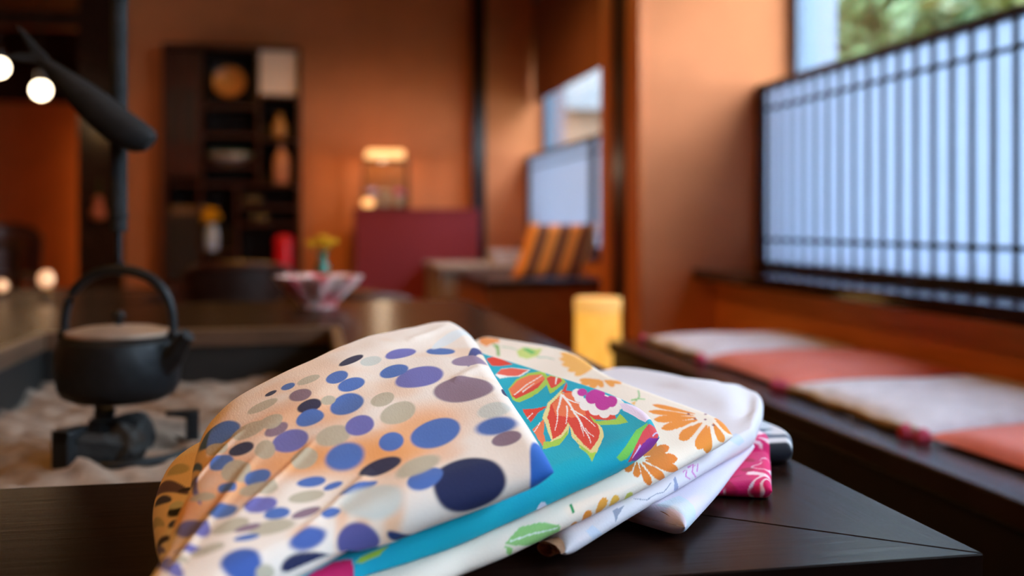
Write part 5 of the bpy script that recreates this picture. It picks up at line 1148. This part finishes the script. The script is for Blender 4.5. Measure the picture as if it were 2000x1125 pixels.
def pad_grid(pd):
    """closed folded cloth: grid over s (right to left end) and q (back edge, top, front fold, underside)"""
    ns, nt_, nr = pd.get('ns', 300), pd.get('nt', 240), 26
    re = pd.get('round', .06); rs = pd.get('round_s', .05)
    th = np.linspace(0, math.pi / 2, nr)
    tt = np.r_[re * (1 - np.cos(th)), np.linspace(re, 1 - re, nt_)[1:-1], 1 - re * (1 - np.cos(th[::-1]))]
    pf = np.r_[np.sin(th), np.ones(nt_ - 2), np.sin(th[::-1])]
    qq = np.r_[re - re * (math.pi / 2 - th), np.linspace(re, 1 - re, nt_)[1:-1], 1 - re + re * th]
    tb = np.r_[1 - re * (1 - np.cos(th[1:])), np.linspace(1 - re, re, 40)[1:-1], re * (1 - np.cos(th[::-1]))[:-1]]
    pb = np.r_[np.sin(th[1:]), np.ones(38), np.sin(th[::-1])[:-1]]
    qb = np.r_[1 - re + re * (math.pi / 2 + th[1:]), 1 - re + re * math.pi + np.linspace(0, 1 - 2 * re, 40)[1:-1], np.full(nr - 1, 2.0)]
    t = np.r_[tt, tb]; prof = np.r_[pf, pb]; q = np.r_[qq, qb]; side = np.r_[np.ones(len(tt)), -np.ones(len(tb))]
    s = np.r_[rs * (1 - np.cos(th)), np.linspace(rs, 1 - rs, ns)[1:-1], 1 - rs * (1 - np.cos(th[::-1]))]
    s[nr:-nr] = rs + (1 - 2 * rs) * ((s[nr:-nr] - rs) / (1 - 2 * rs)) ** pd.get('warp', 1.0)       # finer mesh towards the right end
    E = np.r_[np.sin(th), np.ones(ns - 2), np.sin(th[::-1])]
    S, T_ = np.meshgrid(s, t, indexing='ij')
    C = coons(pd, S, T_); X, Y, Zm, Th = C[..., 0], C[..., 1], C[..., 2], C[..., 3]
    bul = (4 * S * (1 - S)) ** .7 * (4 * T_ * (1 - T_)) ** .7
    h = (Th / 2) * prof[None, :] * E[:, None]
    wr = np.zeros_like(S)
    for (sa, qa, sb, qb_, amp, wid) in pd.get('creases', []):
        ex, ey = sb - sa, qb_ - qa; L2 = ex * ex + ey * ey; k = np.clip(((S - sa) * ex + (T_ - qa) * ey) / L2, 0, 1)
        dd = np.hypot(S - sa - k * ex, T_ - qa - k * ey); sgn = ((S - sa) * ey - (T_ - qa) * ex)
        fade = np.clip(np.minimum(k, 1 - k) * 6, 0.15, 1)
        wr += amp * fade * np.exp(-(dd / wid) ** 2)
    for (fs, ft, ph, amp) in pd.get('ripples', []): wr += amp * np.sin(fs * S + ft * T_ + ph)
    rel = prof[None, :] * E[:, None]
    top = Zm + h + (pd.get('bulge', 0) * bul + wr) * rel
    bot = Zm - h
    Hh = height_at(X, Y)
    bot = np.maximum(bot, Hh + .0006); top = np.maximum(top, bot + .30 * h + .0002)
    Z = np.where(side[None, :] > 0, top, bot)
    # raise the height field
    up = side > 0
    H = HG['H'].copy(); i = np.clip(((X[:, up] - HG['x0']) / HG['d']).astype(int), 0, 399).ravel(); j = np.clip(((Y[:, up] - HG['y0']) / HG['d']).astype(int), 0, 399).ravel()
    np.maximum.at(H, (j, i), top[:, up].ravel())
    K = H.copy()
    for dj in (-1, 0, 1):
        for di in (-1, 0, 1): K = np.maximum(K, np.roll(np.roll(H, dj, 0), di, 1))
    for _ in range(6): K = (2 * K + np.roll(K, 1, 0) + np.roll(K, -1, 0) + np.roll(K, 1, 1) + np.roll(K, -1, 1)) / 6
    HG['H'] = K
    return S, np.broadcast_to(q[None, :], S.shape), X, Y, Z

def cloth_obj(name, pd, colour, m, parent):
    S, Q, X, Y, Z = pad_grid(pd)
    a, b = S.shape; base = WL[parent]
    V = np.stack([X - base.x, Y - base.y, Z + T - base.z], -1).reshape(-1, 3).astype('f4')
    ii, jj = np.meshgrid(np.arange(a - 1), np.arange(b), indexing='ij'); jn = (jj + 1) % b
    F = np.stack([ii * b + jj, (ii + 1) * b + jj, (ii + 1) * b + jn, ii * b + jn], -1).reshape(-1, 4).astype('i4')
    me = bpy.data.meshes.new(name)
    me.vertices.add(len(V)); me.vertices.foreach_set('co', V.ravel())
    me.loops.add(F.size); me.loops.foreach_set('vertex_index', F.ravel())
    me.polygons.add(len(F)); me.polygons.foreach_set('loop_start', np.arange(0, F.size, 4, dtype='i4'))
    me.polygons.foreach_set('use_smooth', np.ones(len(F), bool))
    me.update(calc_edges=True); me.validate()
    c = colour(S.ravel(), Q.ravel(), X.ravel(), Y.ravel())
    at = me.attributes.new('print', 'FLOAT_COLOR', 'POINT')
    at.data.foreach_set('color', np.c_[c, np.ones(len(c))].astype('f4').ravel())
    me.materials.append(m)
    o = bpy.data.objects.new(name, me); COL.objects.link(o); o.parent = parent; WL[o] = base
    return o

def smooth01(x): x = np.clip(x, 0, 1); return x * x * (3 - 2 * x)
def paint_ellipses(c, s, q, items):
    """items: (centre s, q, first radius vector s, q, second radius vector s, q, colour, softness, strength)"""
    for (cs, cq, a1, a2, b1, b2, col, soft, w) in items:
        D = a1 * b2 - a2 * b1
        if abs(D) < 1e-9: continue
        x, y = s - cs, q - cq; k1 = (x * b2 - y * b1) / D; k2 = (a1 * y - a2 * x) / D
        r = np.sqrt(k1 * k1 + k2 * k2); k = smooth01((1 + soft / 2 - r) / soft) * w
        c += (np.array(lin(col)) - c) * k[:, None]
def paint_polys(c, s, q, items):
    for (pts, col) in items:
        P = np.array(pts); lo, hi = P.min(0), P.max(0)
        ix = np.where((s >= lo[0]) & (s <= hi[0]) & (q >= lo[1]) & (q <= hi[1]))[0]
        if not len(ix): continue
        x, y = s[ix], q[ix]; ins = np.zeros(len(ix), bool)
        for (ax_, ay_), (bx_, by_) in zip(P, np.roll(P, -1, 0)):
            if ay_ == by_: continue
            k = (ay_ > y) != (by_ > y); ins ^= k & (x < (bx_ - ax_) * (y - ay_) / (by_ - ay_) + ax_)
        c[ix[ins]] = lin(col)
def vnoise(x, y, seed, f):
    r = np.random.RandomState(seed); G = r.rand(64, 64); x = x * f; y = y * f
    i = np.floor(x).astype(int); j = np.floor(y).astype(int); u = smooth01(x - i); v = smooth01(y - j)
    g = lambda a, b: G[a % 64, b % 64]
    return (g(i, j) * (1 - u) + g(i + 1, j) * u) * (1 - v) + (g(i, j + 1) * (1 - u) + g(i + 1, j + 1) * u) * v
WHITE = (243, 226, 214)
def base(col):
    return lambda s, q, x, y: np.tile(np.array(lin(col)), (len(s), 1))
def printed(key, fn):
    def f(s, q, x, y):
        c = fn(s, q, x, y)
        for kind, items in PRINTS.get(key, []):
            (paint_ellipses if kind == 'e' else paint_polys)(c, s, q, items)
        return np.clip(c, 0, 1)
    return f
def mix(c, col, k): c += (np.array(lin(col)) - c) * np.clip(k, 0, 1)[:, None]; return c
def grey_fn(s, q, x, y):
    c = base((214, 208, 212))(s, q, x, y)
    n = vnoise(x, y, 3, 60); mix(c, (96, 104, 122), smooth01((n - .52) * 8)); n = vnoise(x, y, 4, 90)
    return mix(c, (30, 32, 44), smooth01((q - .93) * 30) * smooth01((n - .2) * 5))
def pink_fn(s, q, x, y):
    c = base((226, 18, 104))(s, q, x, y)
    n = vnoise(x + .01 * np.sin(y * 160), y + .01 * np.sin(x * 190), 7, 48); mix(c, (250, 214, 224), smooth01((.075 - abs(n - .56)) * 30))
    n = vnoise(x, y, 9, 70); return mix(c, (190, 10, 70), smooth01((n - .66) * 9))
def lav_fn(s, q, x, y):
    c = base((222, 212, 230))(s, q, x, y)
    return c
def white_fn(s, q, x, y):
    c = base((226, 217, 224))(s, q, x, y)
    return c
def ger_fn(s, q, x, y): return base((246, 228, 212))(s, q, x, y)
def teal_fn(s, q, x, y):
    c = base((0, 168, 190))(s, q, x, y); n = vnoise(x, y, 12, 30); return mix(c, (0, 150, 184), (n - .4) * 1.2)
def dot_fn(s, q, x, y):
    c = base(WHITE)(s, q, x, y)
    n = .6 * vnoise(x, y, 21, 22) + .4 * vnoise(x, y, 22, 48)
    return mix(c, (240, 182, 130), smooth01((n - .40) * 3.2) * .38)
robes = [('grey', 'grey and black patterned robe at the bottom of the folded stack', grey_fn),
         ('pink', 'magenta robe with white blossoms near the bottom of the stack', pink_fn),
         ('lavender', 'pale lavender robe with a rolled fold lying on the table edge', lav_fn),
         ('white', 'white robe with pale grey bands folded under the gerbera robe', white_fn),
         ('gerbera', 'white robe with orange gerbera flowers and green leaves', ger_fn),
         ('teal', 'teal robe with red leaves and magenta flowers under the dotted robe', teal_fn),
         ('dots', 'white and peach robe with blue, purple and grey dots on top of the stack', dot_fn)]
for key, label, fn in robes:
    p = np.array(PADS[key]['front'] + PADS[key]['back'])
    r = thing('folded_robe', label, 'robe', (float(p[:, 0].mean()), float(p[:, 1].mean()), T + float(max(0, p[:, 2].min() - .01))), 'folded printed robes on the table corner')
    m = attr_mat(key + '_printed_cotton')
    if key == 'dots':
        cloth_obj('under_fold', PADS['dots_under'], printed('dots_under', fn), m, r)
        cloth_obj('top_fold', PADS['dots'], printed('dots', fn), m, r)
    else: cloth_obj('folded_cloth', PADS[key], printed(key, fn), m, r)
# ------------------------------------------------------------------ curled open ends of the two rolled robes
def curl(robe_label, px, py, z, du, dv, r):
    root = [o for o in bpy.data.objects if o.get('label') == robe_label][0]
    v_ = 2000 * (CAM_Z - T - z) / (py - 435); u_ = (px - 1000) / 2000 * v_; c = Vector((*plan(u_, v_), T + z))
    ax = Vector((*plan(du, dv), 0)).normalized(); e1 = Vector((-ax.y, ax.x, 0)); e2 = Vector((0, 0, 1))
    pts = []
    for k in range(40):
        a = 2.2 * math.pi * k / 39; rr = r * (1 - .62 * k / 39); pts.append(c + e1 * rr * 1.5 * math.cos(a) + e2 * rr * .8 * math.sin(a))
    v = []; th = .0008
    for p in pts:
        d = (p - c).normalized()
        for s_, w in ((-1, -th), (-1, th), (1, th), (1, -th)): v.append(tuple(p + ax * s_ * .007 + d * w))
    f = [(i * 4 + k, i * 4 + (k + 1) % 4, (i + 1) * 4 + (k + 1) % 4, (i + 1) * 4 + k) for i in range(39) for k in range(4)] + [(0, 1, 2, 3), (159, 158, 157, 156)]
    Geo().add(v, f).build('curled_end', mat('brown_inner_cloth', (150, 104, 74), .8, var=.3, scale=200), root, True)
curl('pale lavender robe with a rolled fold lying on the table edge', 1306, 1014, .0105, -.09, -.06, .0085)
curl('white robe with pale grey bands folded under the gerbera robe', 1082, 1070, .0095, -.17, -.20, .0070)
